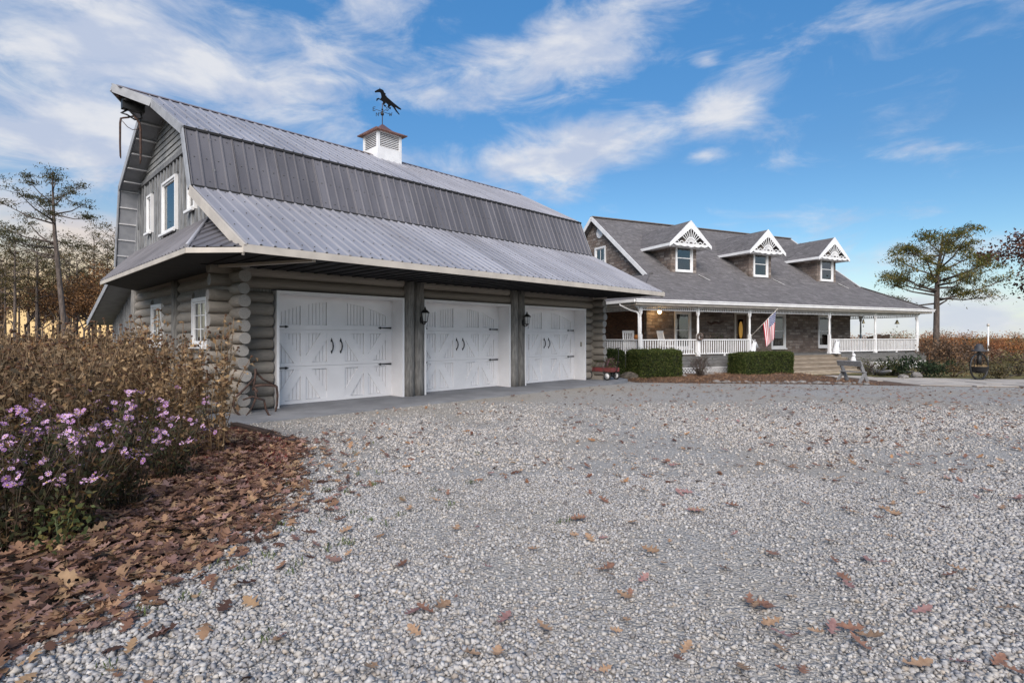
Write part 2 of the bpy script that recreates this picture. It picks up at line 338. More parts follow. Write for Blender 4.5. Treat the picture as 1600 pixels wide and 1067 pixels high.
# ================================================================ LAND
def ground_sheet():
    xs = np.unique(np.concatenate([-np.geomspace(60, 4000, 22), np.linspace(-60, 80, 71), np.geomspace(82, 4000, 22)]))
    ys = np.unique(np.concatenate([-np.geomspace(12, 3000, 12), np.linspace(-12, 60, 37), np.geomspace(63, 5000, 34)]))
    X, Y = np.meshgrid(xs, ys); V = np.stack([X, Y, gz(X, Y)-.012], -1).reshape(-1, 3); nx = len(xs)
    i = np.arange((len(ys)-1)*(nx-1)); r, c = i//(nx-1), i % (nx-1); a = r*nx+c
    m = bpy.data.materials.new('field_grass'); m.use_nodes = True; n = N(m.node_tree); b = m.node_tree.nodes['Principled BSDF']; b.inputs['Roughness'].default_value = .95; b.inputs['Specular IOR Level'].default_value = .1
    tc = n.new('ShaderNodeTexCoord').outputs['Object']; x, y, z = n.xyz(tc)
    col = n.mix(n.smooth(n.noise(tc, .12, 8), .4, .62), (.20, .175, .075), (.13, .14, .06))
    col = n.mix(n.smooth(n.noise(tc, 3, 6), .35, .7), col, (.11, .085, .05))
    wood = n.smooth(n.m('ADD', n.m('MULTIPLY', x, -1), n.m('MULTIPLY', n.noise(tc, .2, 4), 14)), 22, 34)
    col = n.mix(wood, col, n.mix(n.smooth(n.noise(tc, 1.2, 8), .35, .65), (.12, .065, .035), (.065, .04, .025)))   # leaf-strewn floor under the wood
    m.node_tree.links.new(col, b.inputs['Base Color'])
    bn = n.new('ShaderNodeBump'); bn.inputs['Distance'].default_value = .06; n.put(bn.inputs['Height'], n.noise(tc, 6, 6)); m.node_tree.links.new(bn.outputs[0], b.inputs['Normal'])
    obj('ground', npmesh('ground', V, np.stack([a, a+1, a+1+nx, a+nx], -1), 4, m), kind='structure')
ground_sheet()
def gravel_top(x):
    return np.interp(x, [-30, 4.2, 4.5, 10.4, 12.4, 17.2, 30, 60], [22, 22, 19.75, 19.75, 19.3, 18.3, 16.5, 14])
GRAVEL_COLS = np.array([(.40, .40, .41), (.33, .335, .35), (.47, .465, .46), (.27, .27, .285), (.43, .41, .385), (.36, .35, .345), (.23, .225, .23), (.50, .495, .49), (.37, .33, .29)])*(.955, .95, .945)
def gravel_mat():
    m = bpy.data.materials.new('crushed_limestone'); m.use_nodes = True; n = N(m.node_tree); b = m.node_tree.nodes['Principled BSDF']; b.inputs['Roughness'].default_value = .95; b.inputs['Specular IOR Level'].default_value = .03
    tc = n.new('ShaderNodeTexCoord').outputs['Object']
    v = n.new('ShaderNodeTexVoronoi'); n.put(v.inputs['Vector'], tc); v.inputs['Scale'].default_value = 48; v.inputs['Randomness'].default_value = 1
    rv = n.xyz(v.outputs['Color'])[0]
    col = n.ramp(rv, [(0, (.25, .24, .225)), (.3, (.34, .325, .305)), (.55, (.42, .405, .385)), (.8, (.37, .345, .315)), (1, (.50, .49, .47))])
    edge = n.smooth(v.outputs['Distance'], .55, .25)
    col = n.mix(n.m('MULTIPLY', n.m('SUBTRACT', 1, edge), .3), col, (.2, .19, .18))
    col = n.mix(n.m('MULTIPLY', n.smooth(n.noise(tc, .35, 5), .42, .64), .6), col, (.33, .295, .25))      # sandier wheel-worn patches
    m.node_tree.links.new(col, b.inputs['Base Color'])
    bn = n.new('ShaderNodeBump'); bn.inputs['Distance'].default_value = .014; n.put(bn.inputs['Height'], n.m('ADD', n.m('MULTIPLY', v.outputs['Distance'], -1), n.m('MULTIPLY', rv, .5))); m.node_tree.links.new(bn.outputs[0], b.inputs['Normal'])
    return m
M['gravel'] = gravel_mat()
def strip_sheet(name, xs, lo, hi, dz, m, rows=40):
    V = []; nx = len(xs)
    for k in range(rows+1):
        t = k/rows; y = lo+(hi-lo)*t; V.append(np.stack([xs, y, gz(xs, y)+dz], -1))
    V = np.concatenate(V); i = np.arange(rows*(nx-1)); r, c = i//(nx-1), i % (nx-1); a = r*nx+c
    return obj(name, npmesh(name, V, np.stack([a, a+1, a+1+nx, a+nx], -1), 4, m), kind='structure')
xs = np.unique(np.concatenate([np.linspace(-9, 40, 99), [4.2, 4.5, 10.4, 12.4, 17.2]]))
strip_sheet('gravel_drive', xs, np.full(len(xs), -6.0), gravel_top(xs), .002, M['gravel'])
xs = np.linspace(12.2, 40, 60)
# bed polygon (leaf litter, mulch, flowers) at the left of the drive
BED = [(-2.2, .6), (-2.42, 2.0), (-2.5, 2.6), (-2.32, 3.24), (-2.18, 4.03), (-2.15, 4.8), (-2.4, 5.7), (-3.0, 7.2), (-3.2, 7.8), (-4.5, 8.9), (-4.95, 9.6), (-6.5, 11.0), (-16, 20), (-30, 20), (-30, .6)]
def in_poly(x, y, P):
    x = np.asarray(x); ins = np.zeros(x.shape, bool); j = len(P)-1
    for i in range(len(P)):
        xi, yi = P[i]; xj, yj = P[j]
        ins ^= ((yi > y) != (yj > y)) & (x < (xj-xi)*(y-yi)/(yj-yi+1e-12)+xi); j = i
    return ins
def bed_dist(x, y):
    """signed-ish distance to the bed edge (positive inside)"""
    P = BED[:12]; d = np.full(np.shape(x), 1e9)
    for (ax, ay), (bx, by) in zip(P, P[1:]):
        L = (bx-ax)**2+(by-ay)**2; t = np.clip(((x-ax)*(bx-ax)+(y-ay)*(by-ay))/L, 0, 1)
        d = np.minimum(d, np.hypot(x-(ax+t*(bx-ax)), y-(ay+t*(by-ay))))
    return np.where(in_poly(x, y, BED), d, -d)
mb = MB(); P = [(x, y) for x, y in BED]; mb.add([(x, y, .006) for x, y in P], [tuple(range(len(P)))])
struct('flower_bed', mb, M['soil'])
def rotmats(rng, n):
    q = rng.normal(size=(n, 4)); q /= np.linalg.norm(q, axis=1, keepdims=True); a, b, c, d_ = q.T
    return np.stack([1-2*(c*c+d_*d_), 2*(b*c-a*d_), 2*(b*d_+a*c), 2*(b*c+a*d_), 1-2*(b*b+d_*d_), 2*(c*d_-a*b), 2*(b*d_-a*c), 2*(c*d_+a*b), 1-2*(b*b+c*c)], -1).reshape(n, 3, 3)
CUBE = np.array([(x, y, z) for z in (-.5, .5) for y in (-.5, .5) for x in (-.5, .5)]); CF = np.array([(0, 2, 3, 1), (4, 5, 7, 6), (0, 1, 5, 4), (2, 6, 7, 3), (0, 4, 6, 2), (1, 3, 7, 5)])
def vnoise(x, y, seed, sc):
    """smooth value noise for scattering"""
    r = np.random.default_rng(seed).random((64, 64)); x = np.asarray(x)*sc; y = np.asarray(y)*sc
    i, j = np.floor(x).astype(int), np.floor(y).astype(int); u, v = x-i, y-j; u = u*u*(3-2*u); v = v*v*(3-2*v)
    g_ = lambda a, b_: r[a % 64, b_ % 64]
    return (g_(i, j)*(1-u)+g_(i+1, j)*u)*(1-v)+(g_(i, j+1)*(1-u)+g_(i+1, j+1)*u)*v
def gl(x, y):
    c, s_ = math.cos(GF[1]), math.sin(GF[1]); dx, dy = x-GF[0][0], y-GF[0][1]; return c*dx+s_*dy, -s_*dx+c*dy
def on_slab(x, y): s_, t = gl(x, y); return (t > -1.72) & (s_ > -1.35) & (s_ < 12.6)
TRACKS = [[(1.1, 0), (1.35, 3.5), (.8, 7), (-1.5, 11)], [(2.7, 0), (2.95, 3.5), (2.5, 7), (.3, 11.6)], [(-2, 6.3), (3, 6.0), (8, 7.4), (16, 10.5)], [(-1, 7.9), (3, 7.6), (8, 9.0), (16, 12.2)]]
def tracks(x, y):
    """how far wheels have pressed the stones aside (0 to .3)"""
    w_ = np.zeros(np.shape(x))
    for T in TRACKS:
        d_ = np.full(np.shape(x), 9.0)
        for (ax, ay), (bx, by) in zip(T, T[1:]):
            t = np.clip(((x-ax)*(bx-ax)+(y-ay)*(by-ay))/((bx-ax)**2+(by-ay)**2), 0, 1); d_ = np.minimum(d_, np.hypot(x-(ax+t*(bx-ax)), y-(ay+t*(by-ay))))
        w_ = np.maximum(w_, .20*np.exp(-(d_/.30)**2)*(.5+.8*vnoise(x, y, 8, .9)))
    return w_
def scatter_stones(name, n, y0, y1, s0, s1, seed, wide, outer=0):
    rng = np.random.default_rng(seed)
    y = np.sqrt(rng.random(n)*(y1**2-y0**2)+y0**2); x = (rng.random(n)*2-1)*(y*1.02+wide)
    if outer: x = np.where(rng.random(n) < .25, -1, 1)*(y*1.02+wide+outer*rng.random(n)**1.3)      # thinner cover beyond
    keep = (bed_dist(x, y) < .05+.18*rng.random(n)) & ~on_slab(x, y) & (y < gravel_top(x)-.05)
    worn = .6*vnoise(x, y, 3, .55)+.4*vnoise(x, y, 4, 1.7)+tracks(x, y); keep &= rng.random(n) > np.clip((worn-.54)*3.2, 0, .78); keep &= rng.random(n) > np.clip((y-9)/4.2, 0, .95)
    x, y, worn = x[keep], y[keep], worn[keep]; n = len(x)
    size = (s0+(s1-s0)*rng.random(n)**2.2)*np.where(worn > .52, .8, 1.0)
    V = CUBE[None]*(1+rng.normal(size=(n, 8, 3))*.22); V = V*(.6+.55*rng.random((n, 1, 3)))*size[:, None, None]
    V = np.einsum('nij,nkj->nki', rotmats(rng, n), V)
    V[:, :, 2] *= .8; V += np.stack([x, y, gz(x, y)+size*.22+rng.random(n)**3*.012], -1)[:, None]
    Fc = (CF[None]+np.arange(n)[:, None, None]*8).reshape(-1, 4)
    ci = rng.choice(len(GRAVEL_COLS), n, p=[.2, .17, .15, .1, .12, .1, .06, .06, .04]); col = GRAVEL_COLS[ci]*(.78+.26*rng.random((n, 1)))
    col = col*np.where(worn > .53, .92, 1.0)[:, None]*(1, np.nan, 1) if False else col
    obj(name, npmesh(name, V.reshape(-1, 3), Fc, 4, M['stonecol'], np.repeat(col, 8, 0)), kind='stuff', label='loose grey crushed stone covering the driveway', cat='gravel')
scatter_stones('gravel_stones', 144000, 1.7, 6.0, .010, .029, 11, .25)
scatter_stones('gravel_stones', 34000, 1.2, 6.0, .016, .038, 13, .2, 3.2); scatter_stones('gravel_stones', 14000, 6.0, 12.0, .02, .042, 14, .1, 3.5)
scatter_stones('gravel_stones', 96000, 6.0, 13.0, .016, .038, 12, .2)
# paved walk and concrete apron
def apron():
    mb = MB(); P = [(-1.35, -1.72), (4.2, -1.72), (8.2, -1.62), (10.6, -1.45), (12.1, -1.0), (12.6, -.2), (12.6, .35), (-1.35, .35)]
    cuts = (-1.35, 3.5, 7.35, 12.6)
    mb.prism(P, -.12, .03, 'z')
    o = mb.build('apron', M['concrete'], None, loc=(GF[0][0], GF[0][1], 0), rot=(0, 0, GF[1]), kind='structure')
apron()
def walkway():
    rng = random.Random(5); WALK = [(12.9, 19.25), (17.2, 18.36), (30, 16.6), (30, 20.2), (19.5, 21.9), (15.6, 22.9), (14.8, 24.8), (13.0, 24.0)]
    base = MB(); base.add([(x, y, float(gz(x, y))+.004) for x, y in WALK], [tuple(range(len(WALK)))])
    root = struct('walkway', base, M['straw'])
    # flagstones
    y = 0
    for row in range(7):
        x = 12.3+rng.random()*.6
        while x < 26:
            yl_ = lambda q: -.19*q; wd = .8+rng.random()*1.1; y0 = 19.45-.19*(x-12.3)+row*.93; dp = .85
            if x+wd < 27 and in_poly(x+.1, y0+.1, WALK) and in_poly(x+wd-.1, y0+yl_(wd)+.8, WALK):
                j = lambda: rng.uniform(-.06, .06); yl = -.19*wd
                P = [(x+j(), y0+j()), (x+wd*.5, y0+yl*.5+j()), (x+wd-.05+j(), y0+yl+j()), (x+wd-.05+j(), y0+yl+dp+j()), (x+wd*.5, y0+yl*.5+dp+j()), (x+j(), y0+dp+j())]
                m_ = MB(); zz = float(gz(x, y0)); m_.prism([(a-x, b-y0) for a, b in P], -.03, .028+rng.random()*.012, 'z')
                m_.build('flagstone', M['paver'], root, loc=(x, y0, zz))
            x += wd
walkway()
# ================================================================ GARAGE
G = thing('log_garage', 'large grey log garage with gambrel metal roof and three white carriage doors', 'garage', (GF[0][0], GF[0][1], 0), GF[1])
rng = random.Random(3)
# ---- logs
def log_mesh(seed):
    r = random.Random(seed); mb = MB(); n, k = 12, 9; vs = []; ph = r.random()*6; tp = r.uniform(-.12, .12)
    for i in range(k+1):
        x = -.5+i/k; 
        for j in range(n):
            a = 2*PI*j/n; q = 1+tp*x+.035*math.sin(3*a+ph+x*4)+r.uniform(-.02, .02)+.03*math.sin(x*7+ph)
            if i in (0, k): q *= .93
            vs.append((x, q*math.cos(a), q*math.sin(a)))
    mb.add(vs, [(i*n+j, i*n+(j+1) % n, (i+1)*n+(j+1) % n, (i+1)*n+j) for i in range(k) for j in range(n)], 0, True)
    mb.f += [tuple(range(n-1, -1, -1)), tuple(range(k*n, (k+1)*n))]; mb.mi += [1, 1]; mb.sm += [False, False]
    return mb.mesh('log', [M['log'], M['log_end']])
LOGS = [log_mesh(i) for i in range(7)]
LR, LS = .1265, .2435
def log(parent, p, q, r=LR):
    p, q = Vector(p), Vector(q); d_ = q-p; rr = r*rng.uniform(.93, 1.07)
    sx = d_.length
    obj('log', rng.choice(LOGS), parent, (p+q)/2, (0, 0, math.atan2(d_.y, d_.x)), (sx, rr, rr))
NL = 12
fw = MB().box(-.79, 11.31, .20, .34, -.05, 3.02).build('front_wall', M['post'], G)
# cut-free core: keep the core behind the doors clear by using pieces
bpy.data.objects.remove(fw)
mb = MB()
for a, b_ in ((-.79, -.04), (3.22, 3.78), (7.03, 7.60), (10.80, 11.31)): mb.box(a, b_, .02, .14, 0, 2.55)
mb.box(-.79, 11.31, .02, .14, 2.55, 3.25)
fw = mb.build('front_wall', M['post'], G)
zl = [.17+i*LS for i in range(NL)]
for i, z in enumerate(zl):
    st = rng.uniform(-.04, .04)
    if z < 2.5:
        log(fw, (-1.28+st, 0, z), (-.045, 0, z)); log(fw, (10.84, 0, z), (11.86+st, 0, z))
    else:
        for a, b_ in ((-1.28+st, 3.22), (3.78, 7.03), (7.6, 11.86+st)): log(fw, (a, 0, z+.06), (b_, 0, z+.06))
log(fw, (-.6, 0, 3.09), (11.2, 0, 3.09), .11)
# vertical post pairs between the doors
def post_mesh(seed, h):
    r = random.Random(seed); mb = MB(); pts = []; rad = []
    for i in range(8): pts.append((r.uniform(-.008, .008), r.uniform(-.008, .008), h*i/7)); rad.append(.148*(1.1 if i == 0 else 1)*r.uniform(.96, 1.05))
    return mb.tube(pts, rad, 14).mesh('post', M['post'])
for i, s_ in enumerate((3.355, 3.652, 7.17, 7.46)): obj('post', post_mesh(i, 3.0), fw, (s_, -.10, .03))
# gable log wall with its windows
gw = MB(); gw.box(-.84, -.70, .0, 8.45, 0, 3.25); gw = gw.build('gable_wall', M['post'], G)
WIN = [(1.36, 2.45, 1.32, 2.42), (5.2, 6.3, 1.30, 2.43)]
TR = (3.82, 8.42)
for i in range(NL+1):
    z = .05+i*LS; p = rng.uniform(-.04, .04)
    p = rng.uniform(-.09, .07); segs = []; edges = [(-.56+p, 3.72), (3.92, 8.35)]
    for a, b_ in edges:
        for (w0, w1, z0, z1) in WIN:
            if a < w0 < b_ and z0-.05 < z < z1+.07: segs.append((a, w0-.02)); a = w1+.02
        segs.append((a, b_))
    for a, b_ in segs: log(gw, (-.79, a, z), (-.79, b_, z))
for t in TR: obj('post', post_mesh(20+int(t), 3.0), gw, (-.86, t, 0), scale=(.85, .85, 1.0))
# right gable: only its log ends and front part can be seen
gr = MB().box(11.22, 11.40, 0, 8.4, 0, 3.2).build('gable_wall', M['post'], G)
for i in range(NL+1): log(gr, (11.31, -.57+rng.uniform(-.04, .04), .05+i*LS), (11.31, 8.4, .05+i*LS))
MB().box(-.7, 11.2, 8.3, 8.45, 0, 3.4).build('rear_wall', M['post'], G)
# ---- windows in general: local x across, z up, front toward -y
def window(parent, w_, h, grid=(2, 3), frame=.07, mats=None, behind='darkroom', sill=True, dh=False, loc=(0, 0, 0), rot=0, label=None, curtain=False, depth=.09):
    mw = M['white']; o = MB()
    o.box(-w_/2, -w_/2+frame, -.03, depth, 0, h); o.box(w_/2-frame, w_/2, -.03, depth, 0, h); o.box(-w_/2+frame, w_/2-frame, -.03, depth, h-frame, h); o.box(-w_/2+frame, w_/2-frame, -.03, depth, 0, frame)
    o = o.build('window', mw, parent, loc=loc, rot=(0, 0, rot), label=label)
    iw, ih = w_-2*frame, h-2*frame
    if sill: MB().bbox(-w_/2-.04, w_/2+.04, -.09, -.032, -.05, .02, .01).build('sill', mw, o)
    MB().box(-iw/2, iw/2, .03, .036, frame, h-frame).build('pane', M['glass'], o)
    sash = MB(); c = .04
    for (z0, z1, y) in (((frame, frame+ih/2+.02, .0), (frame+ih/2-.02, h-frame, .012)) if dh else ((frame, h-frame, .0),)):
        sash.box(-iw/2, -iw/2+c, y, y+.028, z0, z1); sash.box(iw/2-c, iw/2, y, y+.028, z0, z1); sash.box(-iw/2+c, iw/2-c, y, y+.028, z0, z0+c); sash.box(-iw/2+c, iw/2-c, y, y+.028, z1-c, z1)
    sash.build('sash', mw, o)
    if grid:
        mu = MB()
        for i in range(1, grid[0]): x = -iw/2+iw*i/grid[0]; mu.box(x-.011, x+.011, .008, .026, frame+c, h-frame-c)
        for j in range(1, grid[1]): z = frame+ih*j/grid[1]; mu.box(-iw/2+c, iw/2-c, .010, .024, z-.011, z+.011)
        mu.build('muntin', mw, o)
    MB().box(-iw/2, iw/2, depth+.25, depth+.27, frame, h-frame).build('interior', M[behind], o)
    bx = MB()
    for x0, x1, z0, z1 in ((-iw/2-.02, -iw/2, frame, h-frame), (iw/2, iw/2+.02, frame, h-frame), (-iw/2-.02, iw/2+.02, h-frame, h-frame+.02), (-iw/2-.02, iw/2+.02, frame-.02, frame)): bx.box(x0, x1, depth+.001, depth+.26, z0, z1)
    bx.build('reveal', M['darkroom'], o)
    if curtain:
        for sx in (-1, 1):
            cu = MB(); pts = []; k = 14
            for i in range(k+1): pts.append((sx*(iw/2-.01-iw*.30*i/k), depth+.10+.018*math.sin(i*2.2)))
            cu.add([(x, y, z) for z in (frame, h-frame) for x, y in pts], [(i, i+1, i+k+2, i+k+1) for i in range(k)], 0, True); cu.build('curtain', M['curtain'], o)
    return o
for (t0, t1, z0, z1) in WIN: window(gw, t1-t0, z1-z0, (2, 3), .085, loc=(-.885, (t0+t1)/2, z0), rot=-PI/2, curtain=True)
# the log wall's core has real openings behind those windows
mb = MB()
ys = [0, 1.36, 2.45, 5.2, 6.3, 8.45]
for i in range(5):
    if i in (1, 3): mb.box(-.84, -.70, ys[i], ys[i+1], 0, 1.3); mb.box(-.84, -.70, ys[i], ys[i+1], 2.43, 3.25)
    else: mb.box(-.84, -.70, ys[i], ys[i+1], 0, 3.25)
gw.data = mb.mesh('gable_wall', M['post'])
# ---- garage doors
def garage_door(s0, w_, label):
    fr = MB(); H_ = 2.52
    fr.box(s0, s0+.055, -.16, .42, .03, H_); fr.box(s0+w_-.055, s0+w_, -.16, .42, .03, H_); fr.box(s0+.055, s0+w_-.055, -.16, .42, H_-.055, H_)
    fr.build('door_frame', M['doorwhite'], G)
    a, b_ = s0+.056, s0+w_-.056; L = b_-a; z0 = .035; zt = H_-.056
    dr = MB().box(a, b_, .385, .43, z0, zt).build('garage_door', M['doorwhite'], G, label=label)
    yf, yb = .333, .384
    st, pw, gap = .17, (L-2*.17-2*.12-.46)/4, .12
    px = [a+st, a+st+pw+gap, a+L-st-2*pw-gap, a+L-st-pw]
    rows = [(.11, .80), (.95, 1.62), (1.81, 2.36)]
    def bx(nm, x0, x1, za, zb, y=yf): MB().box(x0, x1, y, yb, za, zb).build(nm, M['doorwhite'], dr)
    # upright members and rails standing proud of the boarded fields
    for x0, x1 in ((a, px[0]), (px[1]+pw, px[2]), (px[3]+pw, b_)):
        for za, zb in ((z0, .872), (.878, 1.697), (1.703, zt)): bx('stile', x0, x1, za, zb)
    for x0 in (px[0]+pw, px[2]+pw):
        for r_, (za, zb) in enumerate(rows): bx('stile', x0, x0+gap, za, zb, yf+.004*(r_ == 2))
    for x0, x1 in ((px[0], px[1]+pw), (px[2], px[3]+pw)):
        for za, zb in ((z0, .11), (.80, .872), (.878, .95), (1.62, 1.697), (1.703, 1.81)): bx('rail', x0, x1, za, zb)
        # arched head piece
        mid = (a+b_)/2; n = 14; arc = lambda x: 2.36-.30*((x-mid)/(L/2-st))**2
        poly = [(x0, zt)]+[(x0, arc(x0))]+[(x0+(x1-x0)*i/n, arc(x0+(x1-x0)*i/n)) for i in range(1, n)]+[(x1, arc(x1)), (x1, zt)]
        MB().prism(poly, yf, yb, 'y').build('arched_head', M['doorwhite'], dr)
    # boards in the fields
    nb = 6
    for x in px:
        for k in range(nb):
            bw = pw/nb
            for za, zb in rows: bx('panel_board', x+k*bw+.007, x+(k+1)*bw-.007, za+.012, zb-.012, .366)
    # diagonal braces: V in the middle row, inverted V in the bottom row
    for q, x in enumerate(px):
        for r_, (za, zb) in enumerate(rows[:2]):
            up = (q % 2 == 1) ^ (r_ == 0)
            x0, x1 = x, x+pw; wd = .15
            if up: P = [(x0, za), (x0+wd, za), (x1, zb-wd), (x1, zb), (x1-wd, zb), (x0, za+wd)]
            else: P = [(x1, za), (x1, za+wd), (x0+wd, zb), (x0, zb), (x0, zb-wd), (x1-wd, za)]
            MB().prism(P, .343, .370, 'y').build('brace', M['doorwhite'], dr)
    # strap hinges with spear points, pull handles
    for sx, xe in ((1, a+.02), (-1, b_-.02)):
        for z in (1.765, .845):
            P = [(0, -.022), (.30, -.012), (.30, -.03), (.335, -.024), (.385, 0), (.335, .024), (.30, .03), (.30, .012), (0, .022)]
            MB().prism([(xe+sx*p, z+q) for p, q in P], .318, .332, 'y').build('hinge', M['iron'], dr)
    for sx in (-1, 1):
        x = (a+b_)/2+sx*.115
        h = MB().tube([(x, .33, 1.19), (x+.012, .29, 1.24), (x+.014, .275, 1.32), (x+.012, .29, 1.40), (x, .33, 1.45)], [.012, .014, .016, .014, .012], 7)
        h.prism([(x-.022, 1.19), (x, 1.14), (x+.022, 1.19), (x+.012, 1.215), (x-.012, 1.215)], .320, .332, 'y'); h.prism([(x-.024, 1.43), (x-.012, 1.42), (x+.012, 1.42), (x+.024, 1.43), (x+.02, 1.46), (x, 1.515), (x-.02, 1.46)], .320, .332, 'y')
        h.build('handle', M['iron'], dr)
    MB().box(a, b_, .40, .44, .004, .0345).build('bottom_seal', M['rubber'], dr)
garage_door(0, 3.19, 'white carriage door beside the log corner'); garage_door(3.81, 3.19, 'white carriage door between the two lanterns'); garage_door(7.63, 3.13, 'white carriage door next to the red wagon')
MB().box(10.704-.013, 10.704, -.02, .05, 1.20, 1.36).build('keypad', mat('keypad_plastic', (.35, .33, .28)), G)
# ---- gambrel roof (profile in t,z) with ribbed steel sheets
S0, S1, RT, RZ = -1.447, 11.97, 4.25, 7.57
KU, KL, EV = (1.03, 5.90), (.47, 4.56), (-2.49, 3.03)
RKU, RKL, REV = (7.47, 5.90), (8.10, 3.62), (13.1, 2.10)
def ribbed(parent, o, ea, eu, a0, a1, top, name='metal_sheet', m=None, sheet=.914, rib=.229, bot=lambda a: 0, h=.024):
    """ribbed sheets on a sloping face: o + a*ea + u*eu, u from bot(a) to top(a)"""
    o, ea, eu = Vector(o), Vector(ea).normalized(), Vector(eu).normalized(); nm = ea.cross(eu).normalized()
    if nm.z < 0: nm = -nm
    a = a0
    while a < a1-.01:
        b_ = min(a+sheet, a1); prof = []
        r0 = math.floor((a-a0)/rib+.5)*rib+a0
        pts = {round(a, 4), round(b_, 4)}; k = r0
        cols = [(a, 0)]
        while k < b_+.03:
            for q, hh in ((-.028, 0), (-.012, h), (.012, h), (.028, 0)):
                if a+.001 < k+q < b_-.001: cols.append((k+q, hh))
            k += rib
        cols.append((b_, 0)); vs = []
        for (q, hh) in cols:
            tb, tt = bot(q), max(bot(q)+.002, top(q)); vs += [o+ea*q+eu*tb+nm*hh, o+ea*q+eu*tt+nm*hh]
        n_ = len(cols); mb = MB().add(vs, [(2*i, 2*i+2, 2*i+3, 2*i+1) for i in range(n_-1)])
        nv = len(vs); mb.add([v-nm*.006 for v in vs], [(2*i, 2*i+1, 2*i+3, 2*i+2) for i in range(n_-1)])
        mb.build(name, m or M['metal_roof'], parent); a = b_
def face(parent, p0, p1, ext=0, lift=.012, m=None):
    """one roof slope running the whole length: p0 lower (t,z), p1 upper"""
    dt, dz_ = p1[0]-p0[0], p1[1]-p0[1]; L = math.hypot(dt, dz_)
    nz = (-dz_/L, dt/L) if dt > 0 else (dz_/L, -dt/L)
    ribbed(parent, (0, p0[0]+nz[0]*lift, p0[1]+nz[1]*lift), (1, 0, 0), (0, dt, dz_), S0+.02, S1-.02, lambda a: L+ext, m=m)
prof = [EV, KL, KU, (RT, RZ), RKU, RKL, REV]
inner = [(EV[0]+.05, EV[1]-.11), (KL[0]+.06, KL[1]-.13), (KU[0]+.08, KU[1]-.10), (RT, RZ-.13), (RKU[0]-.08, RKU[1]-.10), (RKL[0]-.08, RKL[1]-.13), (REV[0]-.03, REV[1]-.13)]
roof = MB().prism(prof+inner[::-1], S0+.03, S1-.03, 'x').build('roof', M['soffit_grey'], G)
M['screw'] = mat('dull_screw_head', (.12, .115, .115), None, 9, .6)
def screws(p0, p1, rows):
    """fastener heads along the ribs"""
    mb = MB(); dt, dz_ = p1[0]-p0[0], p1[1]-p0[1]; L = math.hypot(dt, dz_); a = S0+.02
    while a < S1-.05:
        for r_ in rows:
            for o_ in (.06,):
                t, z = p0[0]+dt*r_-dz_/L*.02, p0[1]+dz_*r_+dt/L*.02; s_ = a+o_+.05; mb.bar((s_-.009, t, z), (s_+.009, t, z), .018, .016, (0, -dz_/L, dt/L))
        a += .229
    mb.build('screw_heads', M['screw'], roof, kind='stuff')
screws(EV, KL, (.08, .30, .55, .80, .95)); screws(KL, KU, (.12, .5, .88)); screws(KU, (RT, RZ), (.07, .35, .65))
face(roof, EV, KL, -.02); face(roof, KL, KU, -.02, m=M['shaded_steel']); face(roof, KU, (RT, RZ)); face(roof, RKU, (RT, RZ)); face(roof, RKL, RKU, m=M['shaded_steel']); face(roof, REV, RKL)
# lips where the slopes break, and the ridge cap
for (t, z, d1) in ((KU[0]-.035, KU[1]-.02, 0), (KL[0]-.04, KL[1]-.005, 0)):
    MB().bar((S0, t, z), (S1, t, z), .055, .05).build('drip_edge', M['metal_soffit'], roof)
MB().add([(S0-.6, RT-.2, RZ-.06), (S1, RT-.2, RZ-.06), (S1, RT, RZ+.045), (S0-.6, RT, RZ+.045), (S1, RT+.2, RZ-.06), (S0-.6, RT+.2, RZ-.06)], [(0, 1, 2, 3), (3, 2, 4, 5)]).build('ridge_cap', mat('ridge_copper_tone', (.24, .19, .18), None, 5, .5, .3), roof)
# hay hood: the ridge runs forward to a point
HB = 3.62; zb = KU[1]+(RZ-KU[1])*(HB-KU[0])/(RT-KU[0]); TIP = (-2.14, RT, RZ+.04)
hb2 = 2*RT-HB; hood = MB()
hood.slab([(S0, HB, zb+.014), TIP, (S0, RT, RZ+.02)], .03); hood.slab([(S0, hb2, zb+.014), TIP, (S0, RT, RZ+.02)], .03)
hood.add([(S0, HB, zb-.14), (TIP[0]+.05, RT, RZ-.14), (S0, hb2, zb-.14), (S0, RT, RZ-.13)], [(0, 1, 3), (1, 2, 3)])
hood = hood.build('hay_hood', M['metal_roof'], roof)
MB().bar((S0-.02, HB, zb-.075), (TIP[0], RT, RZ-.06), .03, .20).bar((S0-.02, hb2, zb-.075), (TIP[0], RT, RZ-.06), .03, .20).build('hood_fascia', M['trim_grey'], roof)
# rake boards and eave fascia
def rake(pa, pb, m, s_=S0, w_=.19, dz_=-.085):
    MB().bar((s_-.012, pa[0], pa[1]+dz_), (s_-.012, pb[0], pb[1]+dz_), .03, w_).build('rake_board', m, roof)
off = .0
rake((EV[0], EV[1]-.0), (KL[0]+.03, KL[1]-.0), M['cream']); rake((KL[0]+.06, KL[1]-.04), (KU[0]+.06, KU[1]), M['trim_grey'], w_=.15, dz_=0); rake((KU[0]-.02, KU[1]), (HB, zb), M['trim_grey'])
rake((hb2, zb), (RKU[0]-.02, RKU[1]), M['trim_grey']); rake((RKU[0]-.06, RKU[1]), (RKL[0]-.06, RKL[1]), M['trim_grey'], w_=.15, dz_=0); rake((RKL[0]+.9, RKL[1]-.27), REV, M['trim_grey'])
rake((EV[0], EV[1]), (KL[0]+.03, KL[1]), M['cream'], S1+.012); rake((KL[0]+.06, KL[1]-.04), (KU[0]+.06, KU[1]), M['trim_grey'], S1+.012, .15, 0); rake((KU[0], KU[1]), (RT, RZ), M['trim_grey'], S1+.012)
MB().box(S0-.03, S1+.03, EV[0]-.03, EV[0]-.002, 2.905, 3.035).build('fascia', M['cream'], G)
